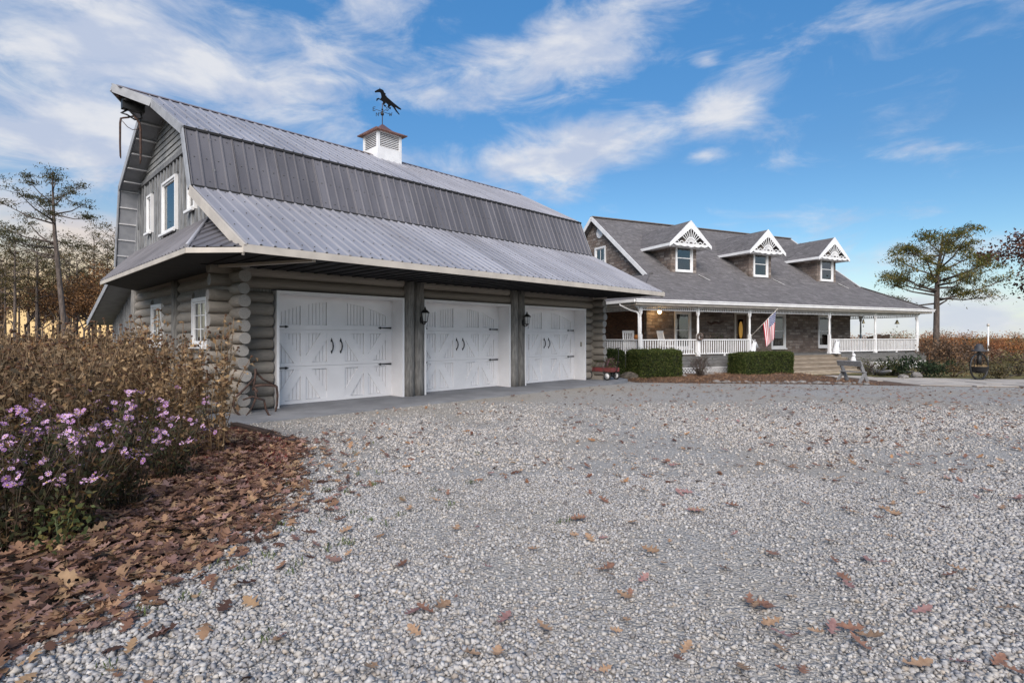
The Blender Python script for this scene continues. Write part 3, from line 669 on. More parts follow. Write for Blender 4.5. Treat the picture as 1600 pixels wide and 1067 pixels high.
# soffit battens under the rake overhang
W0 = -.95
def along(pa, pb, n, dz_):
    for i in range(n):
        f = (i+.5)/n; t = pa[0]+(pb[0]-pa[0])*f; z = pa[1]+(pb[1]-pa[1])*f
        MB().bar((S0+.02, t, z+dz_[1]), (W0, t+dz_[0]*0, z+dz_[1]), .06, .03).build('soffit_batten', M['batten_grey'], roof)
L1 = (RKU[0]-RT)
along((RKU[0]-.30, RKU[1]-.0), (RT+.4, RZ-.29), 5, (0, -.10))
for i in range(5):
    f = (i+.3)/5; t = RKU[0]+(RKL[0]-RKU[0])*f-.105; z = RKU[1]+(RKL[1]-RKU[1])*f
    MB().bar((S0+.02, t, z), (W0, t, z), .03, .06, (0, 1, 0)).build('soffit_batten', M['batten_grey'], roof)
for pa, pb in (((RKL[0]-.13, RKL[1]+.02), (RKU[0]-.12, RKU[1]-.05)), ((RKU[0]-.14, RKU[1]-.02), (RT+.1, RZ-.18)), ((KU[0]+.14, KU[1]-.02), (RT-.1, RZ-.18)), ((KL[0]+.14, KL[1]-.05), (KU[0]+.14, KU[1]-.05))):
    MB().bar((W0-.03, pa[0], pa[1]), (W0-.03, pb[0], pb[1]), .10, .05, (1, 0, 0)).build('frieze_board', M['trim_grey'], roof)
# ---- upper gable wall: board and batten below a beam, lap siding above
WX = W0
def inside_t(z):
    """t-range of the gable wall at height z"""
    pl_ = [(KL[0]-.9, KL[1]-.6), (KL[0]+.07, KL[1]-.12), (KU[0]+.09, KU[1]-.10), (RT, RZ-.14)]; zs = [p[1] for p in pl_]; a = float(np.interp(z, zs, [p[0] for p in pl_])); pr_ = [(RKL[0]-.08, RKL[1]), (RKU[0]-.09, RKU[1]-.10), (RT, RZ-.14)]
    return a, float(np.interp(z, [p[1] for p in pr_], [p[0] for p in pr_]))
ug = MB().prism([(.3, 3.3), (.45, 4.4), (1.1, 5.8), (RT, 7.42), (7.4, 5.8), (8.0, 3.5), (8.0, 3.3)], WX+.02, WX+.12, 'x').build('upper_gable_wall', M['board'], G)
UW = [(3.44, 4.72, 4.17, 5.52), (5.84, 6.36, 4.42, 5.48), (1.9, 2.45, 4.42, 5.48)]
t = .35; k = 0
while t < 8.0:
    t1 = min(t+.30, 8.0); pieces = [(3.9, 5.86)]
    for (a, b_, z0, z1) in UW:
        if t1 > a+.05 and t < b_-.05: pieces = [(3.9, z0-.02), (z1+.02, 5.86)]
    for za, zb_ in pieces:
        # clip the board's head to the roof slope
        tm = (t+t1)/2; top = zb_
        if tm < KU[0]+.1: top = min(top, float(np.interp(tm, [KL[0]-.9, KL[0]+.07, KU[0]+.09], [KL[1]-.6, KL[1]-.14, KU[1]-.12])))
        if tm > RKU[0]-.09: top = min(top, float(np.interp(tm, [RKU[0]-.09, RKL[0]-.08], [RKU[1]-.1, RKL[1]])))
        if top > za+.05:
            MB().box(WX-.002, WX+.018, t+.004, t1-.004, za, top).build('board', M['board'], ug)
            if all(not (a-.09 < t < b_+.05) or len(pieces) == 2 for (a, b_, z0, z1) in UW):
                MB().box(WX-.045, WX-.003, t-.042, t+.042, za, top-.01).build('batten', M['board'], ug)
    t = t1
z = 5.99
while z < 7.3:
    a, b_ = inside_t(z+.07); z1 = min(z+.155, 7.34); a2, b2 = inside_t(z1)
    if b_-a > .3:
        mb = MB(); mb.add([(WX-.035, a, z), (WX-.035, b_, z), (WX-.008, b2, z1+.012), (WX-.008, a2, z1+.012), (WX+.015, a, z), (WX+.015, b_, z), (WX+.015, b2, z1+.012), (WX+.015, a2, z1+.012)], [(0, 1, 2, 3), (7, 6, 5, 4), (0, 4, 5, 1), (1, 5, 6, 2), (2, 6, 7, 3), (3, 7, 4, 0)])
        mb.build('siding_board', M['siding'], ug)
    z += .155
MB().box(WX-.07, WX+.01, 1.1, 7.4, 5.865, 5.985).build('beam', M['board'], ug)
for (a, b_, z0, z1) in UW: window(ug, b_-a, z1-z0, None, .06, loc=(WX-.03, (a+b_)/2, z0), rot=-PI/2, depth=.045, curtain=False, behind='darkroom')
# ---- pent roof round the gable end, chamfered at the corner
pe, pz0, pw_z = -2.09, 2.99, 4.08
A = [(pe, 5.97), (pe, -1.74), (S0, -2.46)]          # eave corners (s,t)
TOPF, TOPR = (WX-.005, .95), (WX-.005, 8.2)
mb = MB()
mb.slab([(A[0][0], A[0][1], pz0), (A[1][0], A[1][1], pz0), (*TOPF, pw_z), (*TOPR, pw_z)], .05)
mb.slab([(A[1][0], A[1][1], pz0), (A[2][0], A[2][1], pz0), (S0+.1, .1, 4.2), (*TOPF, pw_z)], .05) if False else mb.slab([(A[1][0], A[1][1], pz0), (A[2][0], A[2][1], pz0), (*TOPF, pw_z)], .05)
mb.slab([(A[0][0], A[0][1], pz0), (*TOPR, pw_z), (WX, 8.3, 3.0)], .05)
pent = mb.build('pent_roof', M['soffit_grey'], G)
def pent_face(p, q, r1, r2):
    """ribbed cover on eave p->q with upper corners r1 (by p) and r2 (by q)"""
    p, q, r1, r2 = (Vector(v) for v in (p, q, r1, r2)); ea = (q-p).normalized(); L = (q-p).length
    up = (r1-p)-ea*((r1-p).dot(ea)); H_ = up.length; up.normalize(); b1, b2 = (r1-p).dot(ea), (r2-p).dot(ea)
    lo, hi = min(0, b1), max(L, b2)
    def top(a):
        h = H_
        if b1 > 1e-6 and a < b1: h = min(h, H_*a/b1)
        if b2 < L-1e-6 and a > b2: h = min(h, H_*(L-a)/(L-b2))
        return max(h, .002)
    def bot(a):
        h = 0
        if a < 0: h = H_*a/b1
        if a > L: h = H_*(a-L)/(b2-L)
        return h
    nm = ea.cross(up); nm = nm if nm.z > 0 else -nm
    ribbed(pent, p+nm*.014, ea, up, lo, hi, top, bot=bot, m=M['shaded_steel'])
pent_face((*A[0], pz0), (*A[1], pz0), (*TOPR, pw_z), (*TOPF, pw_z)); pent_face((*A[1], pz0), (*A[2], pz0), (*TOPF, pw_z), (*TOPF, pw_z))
ft = MB(); ft.bar((A[0][0]-.012, A[0][1], pz0-.045), (A[1][0]-.012, A[1][1], pz0-.045), .024, .085); ft.bar((A[1][0]-.01, A[1][1]-.008, pz0-.045), (A[2][0]-.01, A[2][1]-.008, pz0-.045), .024, .085); ft.build('pent_fascia', M['cream'], pent)
hp = MB().tube([(A[1][0], A[1][1], pz0+.03), (TOPF[0], TOPF[1], pw_z+.03)], .035, 6).build('hip_cap', M['metal_roof'], pent)
# flat soffits
zs = 2.945
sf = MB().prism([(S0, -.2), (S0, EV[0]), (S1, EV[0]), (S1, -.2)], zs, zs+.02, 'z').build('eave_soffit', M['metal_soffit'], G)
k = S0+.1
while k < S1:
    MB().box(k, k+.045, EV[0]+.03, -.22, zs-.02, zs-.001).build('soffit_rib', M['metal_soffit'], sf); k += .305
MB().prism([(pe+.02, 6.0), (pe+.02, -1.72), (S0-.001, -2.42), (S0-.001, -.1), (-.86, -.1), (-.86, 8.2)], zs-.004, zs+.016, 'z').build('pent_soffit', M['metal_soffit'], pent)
MB().bar((-1.15, -.35, 2.90), (-.25, -2.40, 2.90), .10, .05).build('brace_board', M['cream'], G)
MB().box(-1.2, -.42, -.16, .16, 2.93, 3.06).build('plate', M['post'], G)
# rear lean-to wall
lt = MB().prism([(8.45, 0), (12.55, 0), (12.55, 2.12), (8.45, 3.35)], -.76, -.70, 'x').build('lean_to_wall', M['board'], G)
t = 8.6
while t < 12.5:
    h = 3.38-(t-8.45)*.30-.12; MB().box(-.80, -.762, t, t+.06, 0, h).build('batten', M['board'], lt); t += .32
# concrete footing under the logs
MB().box(-1.0, -.60, .2, 8.4, -.05, .02).build('footing', M['concrete'], G)
# ---- cupola
cup = MB(); q = .46; cs, ct_ = 5.30, RT
cup.prism([(cs-q, RZ-.35), (cs+q, RZ-.35), (cs+q, RZ+.18), (cs-q, RZ+.18)], ct_-q, ct_+q, 'y')
for sx in (-1, 1):
    for sy in (-1, 1): cup.box(cs+sx*q-(.09 if sx > 0 else 0), cs+sx*q+(0 if sx > 0 else .09), ct_+sy*q-(.09 if sy > 0 else 0), ct_+sy*q+(0 if sy > 0 else .09), RZ+.18, RZ+.72)
cup.box(cs-q, cs+q, ct_-q, ct_+q, RZ+.66, RZ+.72)
cup = cup.build('cupola', M['white'], G)
MB().box(cs-q+.075, cs+q-.075, ct_-q+.075, ct_+q-.075, RZ+.181, RZ+.655).build('louver_backing', M['iron'], cup)
for i in range(8):
    z = RZ+.205+i*.058
    MB().add([(x, y, zz) for x in (cs-q+.088, cs+q-.088) for y, zz in ((ct_-q+.015, z-.006), (ct_-q+.03, z-.012), (ct_-q+.06, z+.022), (ct_-q+.045, z+.028))], [(0, 1, 2, 3), (7, 6, 5, 4), (0, 4, 5, 1), (1, 5, 6, 2), (2, 6, 7, 3), (3, 7, 4, 0)]).build('slat', M['white'], cup)
    MB().add([(x, y, zz) for y in (ct_-q+.088, ct_+q-.088) for x, zz in ((cs-q+.015, z-.006), (cs-q+.03, z-.012), (cs-q+.06, z+.022), (cs-q+.045, z+.028))], [(0, 1, 2, 3), (7, 6, 5, 4), (0, 4, 5, 1), (1, 5, 6, 2), (2, 6, 7, 3), (3, 7, 4, 0)]).build('slat', M['white'], cup)
cr = []
for hw, z in ((.60, .70), (.60, .735), (.40, .80), (.24, .90), (.12, 1.02), (.035, 1.11)): cr.append((hw, RZ+z))
mb = MB(); vs = [(cs+a*x, ct_+a*y, z) for a, z in cr for x, y in ((-1, -1), (1, -1), (1, 1), (-1, 1))]
mb.add(vs, [(i*4+j, i*4+(j+1) % 4, i*4+4+(j+1) % 4, i*4+4+j) for i in range(len(cr)-1) for j in range(4)]+[(3, 2, 1, 0), tuple(range(len(vs)-4, len(vs)))]); mb.build('cupola_roof', M['copper'], cup)
# ---- weathervane
x_, y_, _ = local(GF, cs, ct_); zv = RZ+1.09
V_ = thing('weathervane', 'dark running horse weathervane on the copper cupola top', 'weathervane', (x_, y_, zv), 0)
MB().tube([(0, 0, 0), (0, 0, .74)], .014, 8).build('pole', M['rust'], V_); MB().ball((0, 0, .38), .06, 10, 7).ball((0, 0, .53), .035, 8, 6).build('ball', M['iron'], V_)
arms = MB()
for a in (GF[1], GF[1]+PI/2): c_, s2 = math.cos(a)*.26, math.sin(a)*.26; arms.tube([(-c_, -s2, .46), (c_, s2, .46)], .008, 6)
arms.build('cross_arm', M['iron'], V_)
LET = {'N': [[(0, 0), (0, 1), (.8, 0), (.8, 1)]], 'S': [[(.8, .9), (.4, 1), (0, .8), (.4, .5), (.8, .25), (.4, 0), (0, .12)]], 'E': [[(.8, 0), (0, 0), (0, 1), (.8, 1)], [(0, .5), (.6, .5)]], 'W': [[(0, 1), (.25, 0), (.5, .7), (.75, 0), (1, 1)]]}
for i, ch in enumerate('WNES'):
    a = GF[1]+i*PI/2; o_ = MB()
    for st in LET[ch]:
        for p, q_ in zip(st, st[1:]): o_.bar(((p[0]-.4)*.11, 0, (p[1]-.5)*.12), ((q_[0]-.4)*.11, 0, (q_[1]-.5)*.12), .014, .014, (0, 1, 0))
    o_.build('letter', M['iron'], V_, loc=(math.cos(a)*.31, math.sin(a)*.31, .46), rot=(0, 0, -.3))
# horse in profile: rearing forequarters to the left, hind legs and tail trailing to the right (thick cut plate)
body = [(-.16, .62), (-.13, .64), (-.07, .60), (-.03, .66), (-.05, .80), (-.09, .85), (-.17, .845), (-.25, .83), (-.265, .86), (-.21, .90), (-.13, .945), (-.10, .955), (-.085, 1.0), (-.06, .955), (.0, .94), (.05, .90), (.07, .84), (.12, .80), (.10, .75), (.15, .72), (.14, .70), (.24, .62), (.38, .50), (.55, .37), (.66, .29), (.65, .26), (.55, .29), (.44, .36), (.50, .24), (.60, .10), (.58, .085), (.47, .20), (.38, .33), (.30, .40), (.24, .34), (.26, .31), (.30, .335), (.29, .27), (.22, .29), (.19, .35), (.20, .42), (.12, .49), (.06, .42), (.10, .38), (.13, .40), (.13, .34), (.06, .36), (.02, .43), (.02, .52), (-.06, .57), (-.12, .60), (-.16, .58), (-.19, .53), (-.21, .55), (-.19, .62)]
hm = MB(); bm_pts = [(p*.95, (q_-.5)*.95+.72) for p, q_ in body]
hm.prism(bm_pts, -.018, .018, 'y'); hm.build('horse', mat('black_vane_paint', (.008, .008, .009), None, 9, .9, spec=.05), V_, rot=(0, 0, .12), loc=(0, 0, .06))
# ---- hay trolley and tongs under the hood
hx, hy, _ = local(GF, -1.72, RT); T_ = thing('hay_tongs', 'rusty old hay tongs hanging under the pointed gable hood', 'tongs', (hx, hy, 5.85), GF[1])
MB().bar((-.32, 0, 1.50), (.55, 0, 1.50), .06, .07).build('rail', M['rust'], T_)
tr_ = MB().box(-.22, .24, -.09, .09, 1.22, 1.47)
for a in (-.14, .14): tr_.lathe([(.07, -.02), (.085, 0), (.07, .02)], 10, (a, -.11, 1.40)); tr_.lathe([(.07, -.02), (.085, 0), (.07, .02)], 10, (a, .11, 1.40))
tr_.tube([(-.1, 0, 1.22), (-.22, .04, 1.12), (-.12, -.05, 1.08), (.05, 0, 1.02), (.2, .05, 1.12), (.16, 0, 1.25)], .022, 6); tr_.build('trolley', M['iron'], T_)
MB().tube([(.02, 0, 1.10), (-.1, 0, 1.03), (-.18, 0, 1.0), (-.235, 0, .97), (-.25, 0, .85), (-.252, 0, .35), (-.245, 0, .06), (-.235, 0, 0)], [.02, .022, .022, .024, .024, .022, .02, .008], 7).build('prong', M['rust'], T_)
MB().tube([(.02, 0, 1.10), (.09, 0, 1.04), (.14, 0, .96), (.165, 0, .80), (.17, 0, .35), (.165, 0, .05), (.155, 0, -.05)], [.02, .024, .028, .03, .028, .022, .008], 7).build('prong', M['rust'], T_)
MB().tube([(-.21, 0, .92), (-.1, 0, .80), (0, 0, .76), (.1, 0, .80), (.15, 0, .88)], .009, 5).build('chain', M['rust'], T_)
# ---- wall lanterns on the posts
def lantern(s_, label):
    x, y, _ = local(GF, s_, -.40); L = thing('wall_lantern', label, 'lantern', (x, y, 2.02), GF[1])
    MB().lathe([(.055, -.02), (.065, 0), (.055, .02)], 10).build('backplate', M['iron'], L, loc=(0, .165, -.05), rot=(PI/2, 0, 0), scale=(1, 1.9, 1))
    MB().tube([(0, .15, -.08), (0, .08, -.16), (0, 0, -.15), (0, -.005, -.10)], .014, 7).build('arm', M['iron'], L)
    cg = MB().lathe([(.02, -.13), (.06, -.10), (.07, -.085)], 6)
    for k in range(6): a = k*PI/3; cg.tube([(.066*math.cos(a), .066*math.sin(a), -.09), (.10*math.cos(a), .10*math.sin(a), .13)], .006, 4)
    cg.build('cage', M['iron'], L)
    MB().lathe([(.055, -.085), (.088, .125)], 6, sm=False).build('glass', M['lampglass'], L)
    MB().lathe([(.125, .125), (.12, .14), (.06, .20), (.03, .215), (.022, .25), (.008, .29)], 6, sm=False).build('cap', M['iron'], L)
lantern(3.652, 'black lantern on the log post next to the door by the log corner'); lantern(7.46, 'black lantern on the log post nearer the red wagon')
# ================================================================ HOUSE
H = thing('stone_house', 'stone house with shingle roof, three dormers and white wraparound porch', 'house', (HF[0][0], HF[0][1], 0), HF[1])
GR = -.19                                  # ground level here
U0, U1, VW, VB = 2.7, 17.55, 2.7, 11.2     # walls
RV, RZh = 6.94, 7.99                       # ridge
SV, SZ = 2.3, 4.415                        # where the porch roof meets the main slope
EU1, EZ = 20.6, 3.07                       # right eave corner, eave height
DK = .70                                   # deck
def holed(mb, x0, x1, z0, z1, y0, y1, holes, mi=0):
    xs_ = sorted({x0, x1, *[h[0] for h in holes], *[h[1] for h in holes]})
    for a, b_ in zip(xs_, xs_[1:]):
        hs_ = [h for h in holes if h[0] <= a+1e-6 and h[1] >= b_-1e-6]
        if not hs_: mb.box(a, b_, y0, y1, z0, z1, mi)
        else:
            h = hs_[0]
            if h[2] > z0+1e-4: mb.box(a, b_, y0, y1, z0, h[2], mi)
            if h[3] < z1-1e-4: mb.box(a, b_, y0, y1, h[3], z1, mi)
HW = [(4.36, 5.40, .95, 2.78, 'darkroom'), (10.98, 12.08, .92, 2.78, 'litroom'), (14.72, 15.80, .95, 2.78, 'darkroom')]
DOOR = (8.30, 9.32, DK, 2.80)
mb = MB(); holed(mb, U0, U1, GR, 4.3, VW, VW+.2, [h[:4] for h in HW]+[DOOR])
fw_h = mb.build('front_wall', M['stone'], H)
for a, b_, z0, z1, beh in HW: window(fw_h, b_-a, z1-z0, None, .10, behind=beh, dh=True, loc=((a+b_)/2, VW-.012, z0), curtain=False)
dr = MB(); a, b_, z0, z1 = DOOR
dr.box(a, a+.11, VW-.04, VW+.12, z0, z1); dr.box(b_-.11, b_, VW-.04, VW+.12, z0, z1); dr.box(a+.11, b_-.11, VW-.04, VW+.12, z1-.11, z1); dr = dr.build('front_door', M['cream'], fw_h)
leaf = MB(); holed(leaf, a+.11, b_-.11, z0+.02, z1-.11, VW+.05, VW+.10, [(a+.33, b_-.33, 1.35, 2.45)]); leaf.build('door_leaf', mat('brown_door_wood', (.12, .07, .045), (.075, .045, .03), 3, .5, stretch=(8, 8, 1)), dr)
MB().lathe([(.22, 0), (.22, .02)], 20).build('oval_light', M['litroom'], dr, loc=((a+b_)/2, VW+.048, 1.9), rot=(PI/2, 0, 0), scale=(.6, 2.0, 1))
MB().ball((a+.2, VW+.03, 1.65), .035).build('knob', mat('brass', (.5, .35, .12), None, 5, .3, .9), dr)
# gable walls: brick below, stone above
def gable(u, sx, low):
    MB().box(u, u+.2*sx, VW+.2, VB, GR, 3.3).build('side_wall', low, H)
    return MB().prism([(VW, 3.302), (VB, 3.302), (VB, 4.45), (RV, 7.83), (VW, 4.45)], u+.002*sx, u+.198*sx, 'x').build('gable_wall', M['stone'], H)
gl_ = gable(U0, 1, M['brick']); gable(U1, -1, M['brick'])
ox = plane_pt(HF, 937.5, 364, x=U0-.02)
MB().lathe([(.30, -.03), (.30, .03), (.21, .03), (.21, .0)], 8, sm=False).build('octagon_vent', M['white'], gl_, loc=(U0-.03, ox[1], ox[2]), rot=(0, -PI/2, 0))
wa = plane_pt(HF, 947, 412, x=U0)
window(gl_, 1.0, 1.5, (2, 2), .1, loc=(U0-.03, wa[1]+.5, wa[2]-.55), rot=-PI/2, depth=.029, behind='darkroom', dh=True)
MB().box(U0, U1, VB-.2, VB, GR, 4.45).build('rear_wall', M['brick'], H)
# ---- roofs
k = (RZh-SZ)/(RV-SV); RL, RR = 2.4, 17.85
mb = MB()
mb.slab([(RL, SV-.12, SZ-.09), (RR, SV-.12, SZ-.09), (RR, RV, RZh), (RL, RV, RZh)], .16); mb.slab([(RL, 2*RV-SV, SZ), (RR, 2*RV-SV, SZ), (RR, RV, RZh), (RL, RV, RZh)], .16)
hr = mb.build('roof', M['shingle'], H)
BV = 12.0
mb = MB()
mb.slab([(0, 0, EZ), (EU1, 0, EZ), (RR, SV, SZ), (RL, SV, SZ)], .10)                          # front
mb.slab([(0, 0, EZ), (RL, SV, SZ), (U0+.0, SV+.3, SZ+.12), (U0, BV, SZ+.12), (0, BV, EZ)], .10) if False else mb.slab([(0, 0, EZ), (RL, SV, SZ), (RL, BV, SZ), (0, BV, EZ)], .10)
mb.slab([(RL, SV+.01, SZ), (RL, BV, SZ), (U0+.05, BV, SZ+.17), (U0+.05, SV+.01, SZ+.17)], .08)
mb.slab([(EU1, 0, EZ), (RR, SV, SZ), (RR, BV, SZ), (EU1, BV, EZ)], .10); mb.slab([(RR, SV+.01, SZ), (RR, BV, SZ), (U1-.05, BV, SZ+.15), (U1-.05, SV+.01, SZ+.15)], .08)
pr = mb.build('porch_roof', M['shingle'], H)
MB().bar((RL, RV, RZh+.01), (RR, RV, RZh+.01), .26, .05).build('ridge_cap', mat('brown_ridge_shingle', (.17, .135, .115), None, 9, .9), hr)
for a, b_ in (((0, 0, EZ), (RL, SV, SZ)), ((EU1, 0, EZ), (RR, SV, SZ))): MB().bar((a[0], a[1], a[2]+.012), (b_[0], b_[1], b_[2]+.012), .24, .03).build('hip_cap', M['shingle'], pr)
for u in (RL-.015, RR+.015):
    for v1 in (SV-.05, 2*RV-SV+.05): MB().bar((u, v1, SZ-.13), (u, RV, RZh-.075), .03, .20).build('rake_board', M['white'], hr)
MB().bar((RL+.15, SV+.1, SZ-.12), (RL+.15, RV, RZh-.19), .30, .02, (0, -k, 1)).build('rake_soffit', M['white'], hr)
# fascia, gutter, ceiling
gt = MB(); gt.box(-.06, EU1+.06, -.10, .0, EZ-.12, EZ+.0); gt.box(-.10, .0, .001, BV, EZ-.12, EZ+.0); gt.box(EU1, EU1+.10, .001, BV, EZ-.12, EZ)
gt.box(-.085, EU1+.085, -.13, -.101, EZ-.03, EZ+.012); gt.build('gutter', M['white'], pr)
fs = MB(); fs.box(.0, EU1, .002, .05, EZ-.22, EZ-.122); fs.box(.002, .05, .052, BV, EZ-.22, EZ-.122); fs.box(EU1-.05, EU1, .052, BV, EZ-.22, EZ-.122); fs.build('fascia', M['cream'], pr)
mb = MB(); mb.box(.06, EU1-.06, .06, VW, EZ-.17, EZ-.12); mb.box(.06, U0, VW+.001, BV, EZ-.17, EZ-.12); mb.box(U1, EU1-.06, VW+.001, BV, EZ-.17, EZ-.12)
mb.build('porch_ceiling', M['batten_grey'], pr)
# ---- deck, skirt, lattice, steps
D0, DU0, DU1 = .2, .25, 20.35
mb = MB(); mb.box(DU0, DU1, D0, VW, DK-.04, DK); mb.box(DU0, U0, VW+.001, BV, DK-.04, DK); mb.box(U1, DU1, VW+.001, BV, DK-.04, DK)
dk = mb.build('porch_deck', M['deck'], H)
for i in range(3):
    z1 = DK-.045-i*.148
    for a, b_ in ((DU0, 7.74), (13.01, DU1)): MB().box(a, b_, D0-.03+i*.006, D0, z1-.14, z1).build('skirt_board', M['deck'], dk)
    MB().box(DU0-.03+i*.006, DU0, D0, BV, z1-.14, z1).build('skirt_board', M['deck'], dk); MB().box(DU1, DU1+.03-i*.006, D0, BV, z1-.14, z1).build('skirt_board', M['deck'], dk)
def lattice(u0, u1, z0, z1, v):
    mb = MB(); h = z1-z0; sp = .155
    for sg, y in ((1, v), (-1, v+.012)):
        x = u0-h if sg > 0 else u0
        while x < (u1 if sg > 0 else u1+h):
            a, b_ = (x, z0), (x+sg*h, z1)
            pts = [a, b_]
            lo_, hi_ = max(min(a[0], b_[0]), u0), min(max(a[0], b_[0]), u1)
            if hi_-lo_ > .03:
                zz = lambda q: a[1]+(q-a[0])/(b_[0]-a[0])*h
                mb.bar((lo_, y, zz(lo_)), (hi_, y, zz(hi_)), .030, .008, (0, 1, 0))
            x += sp
    mb.box(u0, u1, v-.015, v+.03, z1-.03, z1+.02)
    mb.build('lattice', M['white'], dk)
zl0, zl1 = GR+.0, DK-.49
for a, b_ in ((DU0, 3.6), (3.62, 7.74), (13.01, 16.0), (16.02, DU1)): lattice(a, b_, zl0, zl1, D0)
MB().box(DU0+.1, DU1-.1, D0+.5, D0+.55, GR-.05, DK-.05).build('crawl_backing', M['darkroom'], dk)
M['riserwood'] = mat('dark_riser_wood', (.22, .175, .13), (.15, .12, .09), 3, .85, stretch=(.8, 8, 8))
st = MB().box(7.8, 12.95, -1.0, D0-.001, GR-.05, GR+.02).build('steps', M['stepwood'], H)
for i in range(4):
    zt = DK-.178*(i+1); v1 = D0-.33*i
    MB().bbox(7.75, 13.0, v1-.36, v1-.002, zt-.045, zt, .01).build('tread', M['stepwood'], st)
    MB().box(7.78, 12.97, v1-.025, v1-.003, zt+.001, zt+.132).build('riser', M['riserwood'], st)
MB().box(7.78, 12.97, D0-.33*4-.02, D0-.33*4, GR-.03, DK-.178*4-.047).build('riser', M['stepwood'], st)
for u in (7.78, 10.4, 12.96):
    P = [(D0-.005, GR-.05), (D0-.005, DK-.06)]
    for i in range(4): P += [(D0-.33*i-.005, DK-.178*(i+1)-.046), (D0-.33*(i+1), DK-.178*(i+1)-.046)]
    P += [(D0-1.32, GR-.05)]
    MB().prism(P, u-.02, u+.02, 'x').build('stringer', M['stepwood'], st)
# ---- posts, rails, fretwork
def post(u, v):
    h = EZ-.22-DK; q = .055; mb = MB().box(-q, q, -q, q, 0, .95).box(-q, q, -q, q, h-.35, h)
    mb.lathe([(.050, .95), (.058, .98), (.036, 1.02), (.05, 1.08), (.052, 1.3), (.044, h-.52), (.036, h-.42), (.056, h-.39), (.048, h-.35)], 10)
    mb.box(-q-.02, q+.02, -q-.02, q+.02, 0, .10)
    p = mb.build('porch_post', M['white'], H, loc=(u, v, DK))
    for sx in (-1, 1):      # small scrolled brackets
        P = [(sx*q, h-.02), (sx*.30, h-.02), (sx*.29, h-.06), (sx*.17, h-.09), (sx*.10, h-.17), (sx*(q+.035), h-.30), (sx*q, h-.30)]
        MB().prism(P, -.012, .012, 'y').build('bracket', M['white'], p)
    return p
PU = [.494, 3.61, 6.74, 12.32, 16.02, 19.76]; PVs = .35
for u in PU: post(u, PVs)
for v in (4.0, 7.8): post(.494, v); post(19.76, v-.5)
BAL = MB().box(-.019, .019, -.019, .019, 0, .56).mesh('baluster', M['white'])
def railing(p, q):
    p, q = Vector((*p, 0)), Vector((*q, 0)); L = (q-p).length-.11; a = math.atan2(q.y-p.y, q.x-p.x); o = (p+q)/2
    r = MB().bbox(-L/2, L/2, -.045, .045, .685, .735, .012).bbox(-L/2, L/2, -.03, .03, .08, .125, .008).build('railing', M['white'], H, loc=(o.x, o.y, DK), rot=(0, 0, a))
    n_ = int(L/.128)
    for i in range(n_): obj('baluster', BAL, r, (-L/2+L*(i+.5)/n_, 0, .125))
    MB().box(-.03, .03, -.03, .03, 0, .08).build('foot', M['white'], r)
def fret(p, q):
    p, q = Vector((*p, 0)), Vector((*q, 0)); L = (q-p).length-.12; a = math.atan2(q.y-p.y, q.x-p.x); o = (p+q)/2
    mb = MB().box(-L/2, L/2, -.02, .02, -.20, -.17).box(-L/2, L/2, -.02, .02, -.03, -.001); n_ = int(L/.105)
    for i in range(n_): x = -L/2+L*(i+.5)/n_; mb.box(x-.021, x+.021, -.012, .012, -.17, -.03)
    mb.build('spindle_frieze', M['white'], H, loc=(o.x, o.y, EZ-.222), rot=(0, 0, a))
for i, (a, b_) in enumerate(zip(PU, PU[1:])):
    fret((a, PVs), (b_, PVs))
    if i != 2: railing((a, PVs), (b_, PVs))
for u, vv in ((.494, (PVs, 4.0, 7.8)), (19.76, (PVs, 3.5, 7.3))):
    for a, b_ in zip(vv, vv[1:]): fret((u, a), (u, b_)); railing((u, a), (u, b_))
railing((U1+.15, 9.3), (19.76, 9.3)) if False else None
# downspout at the near corner
MB().tube([(-.05, 1.0, EZ-.12), (-.05, 1.0, EZ-.2), (.18, .62, EZ-.42), (.36, .40, EZ-.50), (.40, .36, EZ-.60), (.40, .33, GR+.1)], .042, 8).build('downspout', M['white'], H)
MB().tube([(EU1+.05, .8, EZ-.12), (EU1-.1, .7, EZ-.22), (19.95, .42, EZ-.42), (19.87, .36, EZ-.5), (19.87, .33, DK)], .04, 8).build('downspout', M['white'], H)
